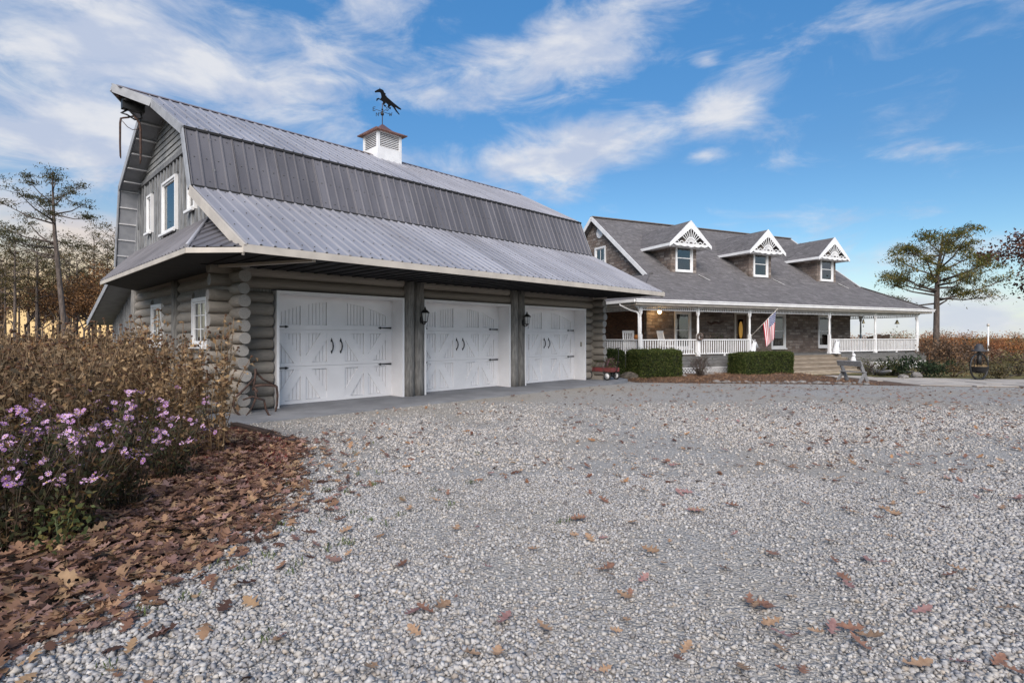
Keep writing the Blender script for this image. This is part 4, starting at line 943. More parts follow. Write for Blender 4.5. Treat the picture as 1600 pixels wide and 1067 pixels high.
# ---- dormers
def dormer(uc, curt):
    VF, hw, pk, ez, he, vo = 2.6, .80, 7.08, 5.95, 1.28, 2.12
    rz_ = lambda v: SZ+k*(v-SV); hit = lambda z: SV+(z-SZ)/k
    mb = MB(); holed(mb, uc-hw, uc+hw, 4.50, 6.12, VF, VF+.14, [(uc-.53, uc+.53, 4.67, 6.03)])
    mb.prism([(uc-hw, 6.121), (uc+hw, 6.121), (uc+.25, 6.78), (uc-.25, 6.78)], VF, VF+.14, 'y')
    for sx in (-1, 1): mb.prism([(VF+.14, 4.45), (hit(6.2), 6.12), (VF+.14, 6.3)], uc+sx*(hw-.12), uc+sx*hw, 'x')
    D_ = mb.build('dormer', M['stone'], H)
    window(D_, 1.06, 1.36, None, .085, dh=True, sill=False, loc=(uc, VF-.03, 4.67), behind='curtain' if curt else 'darkroom', depth=.17)
    # roof with real thickness
    mb = MB()
    for sx in (-1, 1): mb.slab([(uc, vo, pk), (uc, hit(pk)+.1, pk), (uc+sx*he, hit(ez)+.1, ez), (uc+sx*he, vo, ez)], .09)
    mb.build('dormer_roof', M['shingle'], D_)
    sf_ = MB()
    for sx in (-1, 1): sf_.box(min(uc+sx*hw, uc+sx*(he-.02)), max(uc+sx*hw, uc+sx*(he-.02)), vo+.03, hit(ez)-.1, ez-.12, ez-.10); sf_.box(min(uc+sx*he, uc+sx*(he+.02)), max(uc+sx*he, uc+sx*(he+.02)), vo, hit(ez), ez-.13, ez+.0)
    sf_.box(uc-hw, uc+hw, vo+.03, VF-.001, ez-.12, ez-.10); sf_.build('dormer_soffit', M['white'], D_)
    # fretted gable ornament
    P = MB(); y0, y1 = vo-.035, vo-.002; sl = (pk-ez)/he
    rk = MB()
    for sx in (-1, 1):
        rk.prism([(uc, pk+.015), (uc+sx*(he+.02), ez-.01), (uc+sx*(he+.02), ez-.17), (uc+sx*(he-.22), ez-.02), (uc, pk-.36)], y0, y1, 'y')
    rk.build('bargeboard', M['white'], D_)
    apex = pk-.34; w0 = he-.24; cz = ez-.02
    edge = lambda x: apex-(apex-cz)*abs(x)/w0
    # scalloped foot
    n_ = 28; top = []; bot_ = []
    for i in range(n_+1):
        x = -w0-.02+(2*w0+.04)*i/n_; bot_.append((uc+x, cz-.02-.055*abs(math.sin(i/n_*PI*5.0))-.05*(1-abs(x)/w0)))
        top.append((uc+x, cz+.045))
    mb = MB(); y0b, y1b = vo-.03, vo-.008
    for i in range(n_): mb.prism([bot_[i], bot_[i+1], top[i+1], top[i]], y0b, y1b, 'y')
    for x in np.linspace(-.86, .86, 7):      # row of little arches along the foot
        for j in range(6):
            a0, a1 = PI*j/6, PI*(j+1)/6; r0, r1 = .105, .14
            q = [(uc+x+r*math.cos(a), cz+.03+r*math.sin(a)) for r, a in ((r0, a0), (r1, a0), (r1, a1), (r0, a1))]
            if all(z_ < edge(u_-uc)+.1 for u_, z_ in q): mb.prism(q, y0b, y1b, 'y')
    for a in np.linspace(.20*PI, .80*PI, 9):  # fan spokes
        dx_, dz_ = math.cos(a), math.sin(a); r = .14
        R_ = .14
        while R_ < 1.2 and cz+R_*dz_ < edge(R_*dx_)+.03: R_ += .02
        mb.bar((uc+dx_*.12, vo-.02, cz+dz_*.12), (uc+dx_*R_, vo-.02, cz+dz_*R_), .030, .02, (0, 1, 0))
    for j in range(14):
        a0, a1 = PI*j/14, PI*(j+1)/14; q = [(uc+r*math.cos(a), cz+.02+r*math.sin(a)) for r, a in ((.30, a0), (.345, a0), (.345, a1), (.30, a1))]
        mb.prism(q, y0b+.003, y1b-.003, 'y')
    mb.build('fan_ornament', M['white'], D_)
    MB().bar((uc+hw+.02, VF-.12, rz_(VF-.12)+.03), (uc+hw+.42, VF-.5, rz_(VF-.5)+.02), .10, .012).build('flashing', M['white'], D_)
for uc, c_ in ((4.86, True), (10.06, True), (15.29, False)): dormer(uc, c_)
# the lit porch lamp
x, y, _ = local(HF, 3.05, 2.2)
L = thing('porch_lamp', 'lit globe lamp hanging from the porch ceiling corner', 'lamp', (x, y, 2.70), HF[1])
MB().lathe([(.07, .22), (.07, .195), (.02, .18), (.018, .10), (.05, .085)], 10).build('mount', M['iron'], L); MB().ball((0, 0, 0), .095, 12, 8).build('globe', M['bulb'], L)
pl_ = bpy.data.lights.new('porch_lamp_light', 'POINT'); pl_.energy = 9; pl_.color = (1, .66, .32); pl_.shadow_soft_size = .1
po = bpy.data.objects.new('porch_lamp_light', pl_); C.objects.link(po); po.parent = L; po.location = (0, -.0, -.14)
# ---- flag
x, y, _ = local(HF, 6.74, PVs-.06); FL = thing('flag', 'United States flag hanging from a slanted pole on a porch post', 'flag', (x, y, 1.55), HF[1])
tip = Vector((.62, -.92, 1.24)); MB().tube([(0, 0, 0), tip], [.014, .011], 8).ball(tip, .03).build('pole', mat('pale_pole', (.6, .55, .48)), FL); MB().box(-.03, .03, -.02, .06, -.06, .08).build('bracket', M['white'], FL)
def flag_cloth():
    nh, nf = 20, 26; V = []; uv = []
    for j in range(nf+1):
        for i in range(nh+1):
            a, b_ = i/nh, j/nf; hp_ = tip*(1-.05)-tip.normalized()*(.80*a)     # along the hoist
            sag = b_*1.18
            gather = (1-.38*b_)
            side = tip.normalized(); c0 = tip*.95-side*.40
            p = c0+(hp_-c0)*gather; p = p+Vector((.10*b_, .05*b_, -sag))+Vector((.6, .5, 0))*(.05*math.sin(a*9+b_*3)*(.3+b_))
            V.append(p); uv.append((b_, 1-a))
    mb = MB().add(V, [(j*(nh+1)+i, j*(nh+1)+i+1, (j+1)*(nh+1)+i+1, (j+1)*(nh+1)+i) for j in range(nf) for i in range(nh)], 0, True)
    m = bpy.data.materials.new('flag_cloth'); m.use_nodes = True; n = N(m.node_tree); b2 = m.node_tree.nodes['Principled BSDF']; b2.inputs['Roughness'].default_value = .8
    at = n.new('ShaderNodeUVMap', uv_map='UVMap').outputs[0]; u, v, _ = n.xyz(at)
    stripe = n.m('LESS_THAN', n.m('MODULO', n.m('MULTIPLY', n.m('SUBTRACT', .9999, v), 13), 2), 1)
    col = n.mix(stripe, (.72, .70, .70), (.42, .025, .04))
    can = n.m('MULTIPLY', n.m('LESS_THAN', u, .4), n.m('GREATER_THAN', v, 6/13))
    su, sv = n.m('MULTIPLY', u, 11/.4), n.m('MULTIPLY', n.m('SUBTRACT', v, 6/13), 9*13/7)
    fu, fv = n.m('SUBTRACT', n.m('FRACT', su), .5), n.m('SUBTRACT', n.m('FRACT', sv), .5)
    chk = n.m('LESS_THAN', n.m('MODULO', n.m('ADD', n.m('FLOOR', su), n.m('FLOOR', sv)), 2), 1)
    star = n.m('MULTIPLY', chk, n.m('LESS_THAN', n.m('ADD', n.m('MULTIPLY', fu, fu), n.m('MULTIPLY', fv, fv)), .13))
    col = n.mix(can, col, n.mix(star, (.035, .045, .14), (.75, .75, .78))); m.node_tree.links.new(col, b2.inputs['Base Color'])
    me = mb.mesh('cloth', m); ul = me.uv_layers.new(name='UVMap')
    for lp in me.loops: ul.data[lp.index].uv = uv[lp.vertex_index]
    o = obj('cloth', me, FL); sm = o.modifiers.new('thickness', 'SOLIDIFY'); sm.thickness = .004
flag_cloth()
# ---- things on the porch
def rocking_chair(u, v, rz, m, label):
    x, y, _ = local(HF, u, v); R_ = thing('rocking_chair', label, 'chair', (x, y, DK), HF[1]+rz, 'white rocking chairs on the porch' if m is M['white'] else None)
    for sx in (-1, 1):
        MB().tube([(sx*.26, -.45, .05), (sx*.26, -.2, .02), (sx*.26, .15, .03), (sx*.26, .5, .10)], .022, 6).build('rocker', m, R_)
        MB().tube([(sx*.26, -.22, .03), (sx*.26, -.22, .64)], .022, 6).build('leg', m, R_); MB().tube([(sx*.24, .2, .05), (sx*.24, .22, .42), (sx*.24, .38, 1.10)], .022, 6).build('leg', m, R_)
        MB().box(sx*.26-.045, sx*.26+.045, -.28, .28, .64, .665).build('armrest', m, R_)
    MB().box(-.27, .27, -.25, .24, .40, .43).build('seat', m, R_)
    for i in range(6): MB().bar((-.2+i*.08, .235, .46), (-.2+i*.08, .365, 1.02), .045, .012, (0, 1, 0)).build('slat', m, R_)
    MB().bar((-.26, .375, 1.07), (.26, .375, 1.07), .03, .11).build('crest_rail', m, R_)
rocking_chair(1.1, 1.9, -.5, M['white'], 'white slatted rocking chair on the porch by the brick wall'); rocking_chair(3.1, 1.75, .3, M['white'], 'white slatted rocking chair on the porch beside the lamp corner')
def round_chair(u, v, label):
    x, y, _ = local(HF, u, v); R_ = thing('patio_chair', label, 'chair', (x, y, DK), HF[1]+PI, 'patio chairs')
    m = mat('dark_wicker', (.07, .045, .03), (.04, .028, .02), 40, .8, bump=.01)
    MB().lathe([(.26, .0), (.30, .08), (.32, .40), (.30, .42)], 14).build('base', m, R_)
    bk = MB(); vs = []
    for i in range(13):
        a = -.15*PI+1.3*PI*i/12
        for z, r in ((.40, .31), (.62, .33), (.80+.18*math.sin(PI*i/12), .34)):
            for dr_ in (0, .04): vs.append(((r+dr_)*math.cos(a), (r+dr_)*math.sin(a), z))
    f = []
    for i in range(12):
        o = i*6
        f += [(o, o+6, o+8, o+2), (o+2, o+8, o+10, o+4), (o+1, o+3, o+9, o+7), (o+3, o+5, o+11, o+9), (o+4, o+10, o+11, o+5)]
    bk.add(vs, f, 0, True); bk.build('backrest', m, R_)
    MB().lathe([(.27, .42), (.28, .48), (.2, .50)], 14).build('cushion', mat('tan_cushion', (.3, .22, .15)), R_)
round_chair(17.6, 1.4, 'dark wicker round-backed chair on the porch beside the corner bay'); round_chair(18.7, 1.6, 'dark wicker round-backed chair near the end porch post')
def bell_chime(u, v, label, rad=.09):
    x, y, _ = local(HF, u, v); R_ = thing('wind_chime', label, 'wind chime', (x, y, 2.35), HF[1])
    MB().tube([(0, 0, .52), (0, 0, .12)], .006, 5).build('cord', M['iron'], R_); MB().lathe([(.02, .14), (rad*.5, .10), (rad*.6, .02), (rad, -.06), (rad*1.05, -.08)], 10).build('bell', mat('pale_brass', (.45, .38, .22), None, 5, .4, .5), R_)
    MB().tube([(0, 0, 0), (0, 0, -.2)], .005, 5).box(-.03, .03, -.002, .002, -.28, -.2).build('clapper', M['iron'], R_)
bell_chime(18.9, .9, 'brass bell chime hanging at the open end of the porch', .12)
bell_chime(15.9, .9, 'small bell chime hanging by the stone wall corner', .08)
def potted_plant(x, y, z, h, r, n, seed, label, leafcol, pot=True):
    rg = np.random.default_rng(seed); R_ = thing('potted_plant', label, 'plant', (x, y, z))
    if pot: MB().lathe([(.10, 0), (.15, .22), (.165, .23), (.165, .27), (.14, .27), (.12, .2)], 12).build('pot', mat('dark_pot', (.08, .06, .05)), R_)
    z0 = .25 if pot else 0
    c = rg.normal(size=(n, 3))*(r*.5, r*.5, h*.28)+(0, 0, z0+h*.45); c[:, 2] = np.maximum(c[:, 2], z0+.02)
    obj('foliage', leaf_mesh('foliage', c, .07, .035, rg, leafcol, M['needles']), R_)
def leaf_mesh(name, c, ln, wd, rg, cols, m, up=0.0, fold=.25, jit=.25):
    """kite-shaped leaves at points c"""
    n = len(c); R_ = rotmats(rg, n)
    if up: R_[:, :, 0] = R_[:, :, 0]+np.array((0, 0, up)); R_[:, :, 0] /= np.linalg.norm(R_[:, :, 0], axis=1, keepdims=True)
    sc = (.65+.7*rg.random(n))[:, None]; a, b_, nn = R_[:, :, 0]*ln*sc, R_[:, :, 1]*wd*sc, R_[:, :, 2]*wd*fold*sc
    V = np.stack([c-a*.5, c+b_*.5+nn, c+a*.5, c-b_*.5+nn], 1).reshape(-1, 3)
    cols = np.asarray(cols, float); cc = cols[rg.integers(len(cols), size=n)]*(1+jit*(rg.random((n, 1))*2-1))
    return npmesh(name, V, np.arange(n*4).reshape(n, 4), 4, m, np.repeat(cc, 4, 0))
GREEN = [(.05, .075, .03), (.07, .095, .035), (.035, .055, .022)]
for u, v, h, r, lab in ((5.9, 1.6, .75, .55, 'dark leafy potted plant behind the porch railing'), (7.35, 2.2, .55, .3, 'small potted plant beside the front door')):
    x, y, _ = local(HF, u, v); potted_plant(x, y, DK, h, r, 260, int(u*10), lab, GREEN)
def horse_bust(u, v, rz, z, label):
    x, y, _ = local(HF, u, v); R_ = thing('horse_head_statue', label, 'statue', (x, y, z), HF[1]+rz); m = M['plaster']
    mb = MB().tube([(-.10, 0, 0), (-.10, 0, .12), (-.07, 0, .30), (.0, 0, .48), (.05, 0, .55)], [.17, .15, .125, .10, .085], 12).tube([(-.01, 0, .54), (.06, 0, .545), (.16, 0, .47), (.25, 0, .39), (.29, 0, .36)], [.075, .095, .075, .055, .045], 12)
    mb.build('head', m, R_)
    for sy in (-1, 1): MB().tube([(.0, sy*.045, .61), (-.01, sy*.055, .69), (.0, sy*.05, .74)], [.028, .024, .004], 6).build('ear', m, R_)
    mn = MB()
    for i in range(7): f = i/6; mn.ball((-.16+.14*f, 0, .18+.44*f), .055, 7, 5, (1, .5, 1))
    mn.build('mane', m, R_); MB().lathe([(.22, -.0), (.22, .03), (.18, .05)], 14, (-.09, 0, 0)).build('base', m, R_)
horse_bust(7.1, .42, .15, DK, 'white horse head statue beside the clipped hedge on the steps'); horse_bust(12.62, .16, .2, DK, 'white horse head statue beside the railing at the right side of steps')
def sitting_statue(u, v, z, label):
    x, y, _ = local(HF, u, v); R_ = thing('seated_statue', label, 'statue', (x, y, z), HF[1]); m = M['plaster']
    MB().box(-.14, .14, -.14, .14, 0, .06).build('base', m, R_)
    MB().tube([(0, .03, .06), (0, .02, .16), (0, -.01, .30), (0, -.02, .40)], [.13, .13, .10, .07], 12).ball((0, -.03, .46), .085, 12, 8).build('body', m, R_)
    for sx in (-1, 1): MB().tube([(sx*.06, -.10, .06), (sx*.06, -.09, .18), (sx*.06, -.05, .28)], [.035, .03, .03], 7).build('leg', m, R_); MB().ball((sx*.06, -.02, .53), .03).build('ear', m, R_)
sitting_statue(12.7, -.62, DK-.178*3, 'small white seated animal statue on the steps above the bench')
# carved dark decoration on the wall between window and door
x, y, _ = local(HF, 6.95, VW-.03)
Wd = thing('wall_carving', 'dark horned wooden carving on the stone wall between window and door', 'decoration', (x, y, 2.25), HF[1])
MB().tube([(-.5, 0, .05), (-.25, -.02, -.06), (0, -.03, .02), (.3, -.02, -.02), (.55, 0, .08)], [.02, .05, .07, .05, .02], 8).build('carving', M['rust'], Wd)
# pumpkin on the rail post corner, and a wreath on the second post
x, y, _ = local(HF, .85, 1.0); Pk = thing('pumpkin', 'orange pumpkin on a stand behind the porch corner post', 'pumpkin', (x, y, DK), 0)
mb = MB().lathe([(.16, 0), (.16, .03), (.03, .05), (.03, .66), (.14, .68), (.14, .70)], 10); mb.build('stand', M['iron'], Pk); pk_ = MB()
for i in range(8): a = i*PI/4; pk_.ball((.07*math.cos(a), .07*math.sin(a), .82), .10, 8, 6, (1, 1, 1.15))
pk_.build('fruit', mat('pumpkin_skin', (.45, .16, .03), None, 6, .5), Pk); MB().tube([(0, 0, .92), (.02, 0, .99)], [.02, .012], 6).build('stem', M['stepwood'], Pk)
x, y, _ = local(HF, 3.61, PVs-.085); Wr = thing('wreath', 'small dried wreath tied to a porch post above the railing', 'wreath', (x, y, DK+.85), HF[1])
rg = np.random.default_rng(8); a = rg.random(260)*2*PI; c = np.stack([.13*np.cos(a), rg.normal(size=260)*.02-.03, .13*np.sin(a)], -1)+rg.normal(size=(260, 3))*.022
obj('twigs', leaf_mesh('twigs', c, .08, .03, rg, [(.12, .06, .05), (.2, .15, .12), (.3, .28, .27)], M['leaves']), Wr)
# ================================================================ PLANTS AND TREES
def hedge(u0, u1, v0, v1, zt, seed, label, rz=0, rnd=.12):
    """clipped evergreen: many small leaves over a rounded block"""
    x, y, _ = local(HF, (u0+u1)/2, (v0+v1)/2); R_ = thing('hedge', label, 'hedge', (x, y, GR+.02), HF[1]+rz, None)
    rg = np.random.default_rng(seed); a, b_, h = (u1-u0)/2, (v1-v0)/2, zt-GR
    n = int(3600*(a*b_*4+4*(a+b_)*h)); p = rg.random((n, 3))*2-1
    ax = rg.integers(0, 3, n); s_ = np.where(rg.random(n) < .5, -1, 1); p[np.arange(n), ax] = s_*(1-.10*rg.random(n)**1.5)
    p[:, 2] = np.where((ax == 2) & (s_ < 0), 1-.05*rg.random(n), p[:, 2])
    q = p*np.array((a, b_, h/2)); r = .14        # round the corners
    core = np.clip(q, -np.array((a-r, b_-r, h/2-r)), np.array((a-r, b_-r, h/2-r))); dlt = q-core; L_ = np.linalg.norm(dlt, axis=1, keepdims=True)+1e-9
    q = core+dlt/L_*np.minimum(L_, r); q += rg.normal(size=q.shape)*.024; q += dlt/L_*(.035*vnoise(q[:, 0]+9, q[:, 1]+q[:, 2]*1.3+9, seed, 3.1)-.02)[:, None]; sh = rg.random(n) < .03; q[sh] += (dlt/L_*.09*rg.random((n, 1))+(0, 0, .02))[sh]
    q *= 1+.05*np.sin(q[:, [1]]*5+seed)+.03*np.sin(q[:, [0]]*7)
    q[:, 2] += h/2
    cols = [(.05, .075, .018), (.075, .105, .024), (.11, .135, .036), (.035, .052, .016), (.14, .15, .045)]
    obj('foliage', leaf_mesh('foliage', q, .055, .026, rg, cols, M['needles']), R_)
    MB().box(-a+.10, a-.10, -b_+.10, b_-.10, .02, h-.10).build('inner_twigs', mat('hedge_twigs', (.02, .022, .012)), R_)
hedge(-.62, 1.55, -1.0, -.08, .96, 1, 'long clipped evergreen hedge in front of the porch corner lattice'); hedge(-1.75, -.66, -.25, .85, .96, 2, 'clipped evergreen hedge tucked beside the log wall end')
hedge(4.62, 7.6, -1.3, -.30, .82, 3, 'clipped square hedge standing beside the wooden steps')
def shrub(px, py, Zd, w_, h, seed, n, cols, label, size=.12, stems=True, name='shrub', group=None):
    x = (px-800)/F*Zd; z = float(gz(x, Zd)); rg = np.random.default_rng(seed); rr = random.Random(seed)
    R_ = thing(name, label, 'shrub', (x, Zd, z), 0, group)
    tw = MB(); pts = []
    for i in range(34 if stems else 8):
        a = rr.random()*2*PI; r = w_/2*math.sqrt(rr.random()); e = Vector((r*math.cos(a), r*math.sin(a), h*(rr.uniform(.55, 1.0))*math.sqrt(max(.1, 1-(r/(w_/2))**2*.7))))
        mid = e*.5+Vector((0, 0, h*.12)); tw.tube([(e.x*.12, e.y*.12, 0), mid, e], [.022, .014, .004], 4)
        for j in range(5): f = rr.uniform(.4, 1); o_ = mid.lerp(e, f); pts.append(o_); q = o_+Vector((rr.uniform(-.3, .3), rr.uniform(-.3, .3), rr.uniform(.05, .35))); tw.tube([o_, q], [.008, .003], 3); pts.append(q)
    tw.build('twigs', M['bark'], R_); pts = np.array([tuple(p) for p in pts])
    c = pts[rg.integers(len(pts), size=n)]+rg.normal(size=(n, 3))*(.14, .14, .11); c[:, 2] = np.maximum(c[:, 2], .03)
    obj('foliage', leaf_mesh('foliage', c, size, size*.55, rg, cols, M['leaves']), R_)
BROWNB = [(.15, .095, .06), (.11, .07, .048), (.20, .125, .075), (.09, .065, .05)]
shrub(1492, 0, 27, 3.0, 1.55, 21, 1500, BROWNB, 'tall brown leafless shrub behind the dark juniper'); shrub(1450, 0, 31, 2.6, 1.65, 22, 1300, BROWNB, 'brown twiggy shrub at the far end of the porch')
shrub(1535, 0, 28.5, 2.6, 1.2, 23, 1000, BROWNB, 'brown twiggy shrub behind the hoop planter'); shrub(1590, 0, 24, 1.4, .95, 24, 500, [(.16, .12, .07), (.2, .17, .08), (.13, .12, .05)], 'low straw-coloured bush beside the open field')
DK_G = [(.022, .04, .018), (.035, .055, .022), (.016, .028, .014)]
shrub(1425, 0, 23.6, 2.1, .62, 25, 1700, DK_G, 'spreading dark green juniper beside the stone walk', .11, False, 'juniper'); shrub(1385, 0, 24.4, 1.4, .5, 26, 600, [(.08, .09, .035), (.14, .12, .05), (.06, .06, .03)], 'low grey-green perennial clump below the end lattice', .09, False)
shrub(1562, 0, 22.6, 2.3, .42, 27, 1200, [(.10, .085, .04), (.14, .11, .05), (.07, .065, .03)], 'low brown and green border planting behind the hoop planter', .08, False); shrub(1490, 0, 23.4, 1.9, .5, 28, 1000, [(.13, .085, .045), (.17, .12, .06), (.08, .07, .03)], 'low russet border planting between juniper and hoop planter', .08, False)
shrub(1094, 0, 22.3, 1.0, .95, 29, 130, [(.06, .07, .035), (.09, .05, .05)], 'thin rose bush standing in front of the white lattice', .06)
shrub(1352, 0, 24.0, .8, .6, 30, 260, [(.10, .11, .045), (.07, .08, .04)], 'wispy plant beside the steps above the log', .07)
# ---- trees
def tree_mesh_pine(seed, h, r0, cb, spread, nl, pad_n, pad_s, lean=(0, 0), updown=.35, cols=None, kite=(.34, .12)):
    """trunk+limbs, and a crown of flat needle pads at the limb ends"""
    rr = random.Random(seed); rg = np.random.default_rng(seed); t = MB(); tp = []
    for i in range(9): f = i/8; tp.append(Vector((lean[0]*f*f*h+rr.uniform(-.06, .06)*h*.03, lean[1]*f*f*h, h*f*.97)))
    t.tube(tp, [r0*(1.15 if i == 0 else 1)*(1-.86*i/8) for i in range(9)], 9)
    pads = []
    for i in range(nl):
        f = cb+(1-cb)*(i+rr.random()*.8)/nl; o_ = tp[min(8, int(f*8))].lerp(tp[min(8, int(f*8)+1)], f*8-int(f*8)) if f < 1 else tp[8]
        a = i*2.4+rr.uniform(-.5, .5); L = spread*math.sin(PI*min(1, max(.12, (1.08-f)/(1.08-cb))**.62))*rr.uniform(.65, 1.15) if f > cb+.1 else spread*rr.uniform(.35, 1.0)
        L = max(.7, L); up = L*(updown+.35*(f-cb)/(1-cb)+rr.uniform(-.12, .15)); e = o_+Vector((math.cos(a)*L, math.sin(a)*L, up))
        m1 = o_.lerp(e, .45)+Vector((rr.uniform(-.2, .2), rr.uniform(-.2, .2), -L*.05)); rl = r0*.30*(1-.7*f)+.02
        t.tube([o_, m1, e], [rl, rl*.65, rl*.2], 5); pads.append((e, L)); pads.append((m1.lerp(e, .55), L*.8))
        for j in range(3):
            b0 = m1.lerp(e, rr.uniform(0, .8)); a2 = a+rr.choice((-1, 1))*rr.uniform(.5, 1.1); l2 = L*rr.uniform(.25, .5); e2 = b0+Vector((math.cos(a2)*l2, math.sin(a2)*l2, l2*rr.uniform(.1, .55)))
            t.tube([b0, e2], [rl*.4, rl*.12], 4); pads.append((e2, l2*1.4))
    C_ = []
    for p, L in pads:
        n = int(pad_n*rr.uniform(.5, 1.2)); s_ = pad_s*rr.uniform(.6, 1.2)*min(1.1, .55+.18*L); q = rg.normal(size=(n, 3))*(s_*.55, s_*.55, s_*.20); q[:, 2] += .35*s_-(q[:, 0]**2+q[:, 1]**2)/(s_*3.2); C_.append(q+np.array(p))
    return t.mesh('trunk', M['bark']), leaf_mesh('crown', np.concatenate(C_), *kite, rg, cols or [(.085, .08, .034), (.12, .10, .04), (.065, .06, .028), (.19, .125, .055)], M['needles'], up=.5)
def place(name, meshes, x, y, label, group=None, rz=0, sc=1, dz=0):
    R_ = thing(name, label, 'tree', (x, y, float(gz(x, y))-.1+dz), rz, group, sc); obj('trunk', meshes[0], R_); obj('crown', meshes[1], R_); return R_
# big pine beyond the porch, limb by limb: rise and reach as seen, all round the trunk
def big_pine():
    Zd = 50; x0 = (1463-800)/F*Zd; z0 = float(gz(x0, Zd)); rr = random.Random(41); rg = np.random.default_rng(41)
    P = lambda px, py, dy=0: Vector((*(np.array(pz(px, py, Zd))-(x0, Zd, z0)),))+Vector((0, dy, 0))
    t = MB(); tp = [Vector((0, 0, 0)), P(1463, 520), P(1463.5, 480), P(1464, 455), P(1465, 425), P(1468, 405), P(1471, 385), P(1474, 366)]
    t.tube(tp, [.29, .25, .23, .21, .17, .12, .08, .03], 10)
    limbs = [((1464, 478), (1520, 452), 2), ((1464, 470), (1552, 438), -1.5), ((1464, 462), (1400, 442), 1), ((1464, 455), (1380, 432), -2), ((1465, 450), (1556, 428), 3), ((1465, 442), (1408, 412), -3), ((1465, 440), (1530, 410), -1), ((1466, 432), (1420, 396), 2),
             ((1467, 425), (1540, 396), 1.5), ((1466, 428), (1450, 378), -2.5), ((1468, 412), (1500, 378), 2), ((1469, 400), (1438, 386), 3), ((1471, 390), (1490, 364), -2), ((1470, 395), (1455, 362), 1), ((1464, 474), (1432, 470), 3.5), ((1464, 466), (1500, 468), -3.5), ((1464, 458), (1440, 425), 4.5), ((1466, 440), (1490, 415), -4.5), ((1468, 420), (1462, 380), -3.5), ((1468, 415), (1475, 385), 4), ((1465, 452), (1500, 440), 5), ((1465, 446), (1445, 440), -5)]
    pads = []
    for (a, e, dy) in limbs:
        o_, q = P(*a), P(*e, dy); L = (q-o_).length; m1 = o_.lerp(q, .5)+Vector((0, 0, -.06*L+rr.uniform(-.1, .25))); rl = .035+.014*L
        t.tube([o_, m1, q], [rl, rl*.65, .02], 6); pads += [(q, 1.0), (m1.lerp(q, .6), .9)]
        for j in range(5):
            f = rr.uniform(.35, .95); b0 = m1.lerp(q, (f-.35)/.6) if f > .4 else m1; l2 = L*rr.uniform(.18, .36); e2 = b0+Vector((rr.uniform(-1, 1)*l2, rr.uniform(-1, 1)*l2, rr.uniform(.15, .6)*l2))
            t.tube([b0, e2], [rl*.35, .012], 4); pads.append((e2, .85))
    pads += [(tp[7], 1.0), (tp[6]+Vector((.3, .2, .2)), 1)]
    C_ = []
    for p, s_ in pads:
        n = int(105*rr.uniform(.4, 1.4)); s_ *= rr.uniform(.55, 1.05); q = rg.normal(size=(n, 3))*(s_*.55, s_*.6, s_*.22); q[:, 2] += .3*s_-(q[:, 0]**2+q[:, 1]**2)/(s_*3); C_.append(q+np.array(p))
    cr = leaf_mesh('crown', np.concatenate(C_), .25, .075, rg, [(.085, .10, .03), (.12, .125, .035), (.055, .07, .024), (.24, .18, .05), (.16, .14, .045)], M['needles'], up=.6)
    place('pine_tree', (t.mesh('trunk', M['bark']), cr), x0, Zd, 'broad spreading pine tree beyond the end of the porch', dz=.1)
big_pine()
PV = [tree_mesh_pine(60+i, 13+1.5*i, .22, .45+.05*i, 2.6, 17, 25, .95, kite=(.25, .075)) for i in range(3)]
def left_pine():
    """the tall leaning pine at the left: open limbs reaching left, flat needle pads"""
    Zd = 40; bx, top = 103, 90; rr = random.Random(5); rg = np.random.default_rng(5); x0 = (bx-800)/F*Zd; z0 = float(gz(x0, Zd))
    P = lambda px, py, dy=0: Vector((*(np.array(pz(px, py, Zd))-(x0, Zd, z0)),))+Vector((0, dy, 0))
    t = MB(); tp = [Vector((0, 0, 0)), P(99, 500), P(94, 450), P(89, 400), P(86, 370), P(84, 340), P(83, 310), P(82, 285), P(82, 268)]
    t.tube(tp, [.19, .175, .165, .145, .12, .10, .075, .045, .02], 9); pads = []
    limbs = [((88, 400), (20, 378), 0), ((87, 385), (18, 335), 1), ((86, 380), (8, 352), -1), ((85, 350), (28, 322), -1.5), ((84, 342), (48, 300), 1.5), ((83, 330), (22, 308), 2), ((83, 318), (60, 285), -1), ((83, 312), (106, 285), 1), ((83, 322), (118, 308), -1), ((84, 335), (122, 336), 1.5), ((83, 300), (100, 272), -1), ((83, 296), (70, 272), 1), ((85, 350), (112, 342), -2), ((86, 375), (110, 384), 1), ((88, 405), (0, 372), 2), ((84, 345), (80, 312), -3), ((84, 335), (88, 300), 3), ((87, 388), (60, 380), -3)]
    for (a, e, dy) in limbs:
        o_, q = P(*a), P(*e, dy); L = (q-o_).length; m1 = o_.lerp(q, .5)+Vector((0, 0, -.07*L)); rl = .03+.012*L; t.tube([o_, m1, q], [rl, rl*.6, .012], 5); pads += [(q, .8), (m1.lerp(q, .6), .6)]
        for j in range(4): b0 = m1.lerp(q, rr.random()); l2 = L*rr.uniform(.15, .35); e2 = b0+Vector((rr.uniform(-1, 1)*l2, rr.uniform(-1, 1)*l2, rr.uniform(.0, .5)*l2)); t.tube([b0, e2], [rl*.3, .008], 4); pads.append((e2, .6))
    C_ = []
    for p, s_ in pads: n = int(60*rr.uniform(.5, 1.3)); s_ *= rr.uniform(.7, 1.1); q = rg.normal(size=(n, 3))*(s_*.5, s_*.5, s_*.17); C_.append(q+np.array(p)+(0, 0, .1))
    cr = leaf_mesh('crown', np.concatenate(C_), .19, .055, rg, [(.08, .085, .035), (.11, .10, .042), (.15, .12, .055), (.06, .062, .03)], M['needles'], up=.5)
    place('pine_tree', (t.mesh('trunk', M['bark']), cr), x0, Zd, 'tall thin leaning pine with open limbs at the edge of the wood', dz=.1)
left_pine()
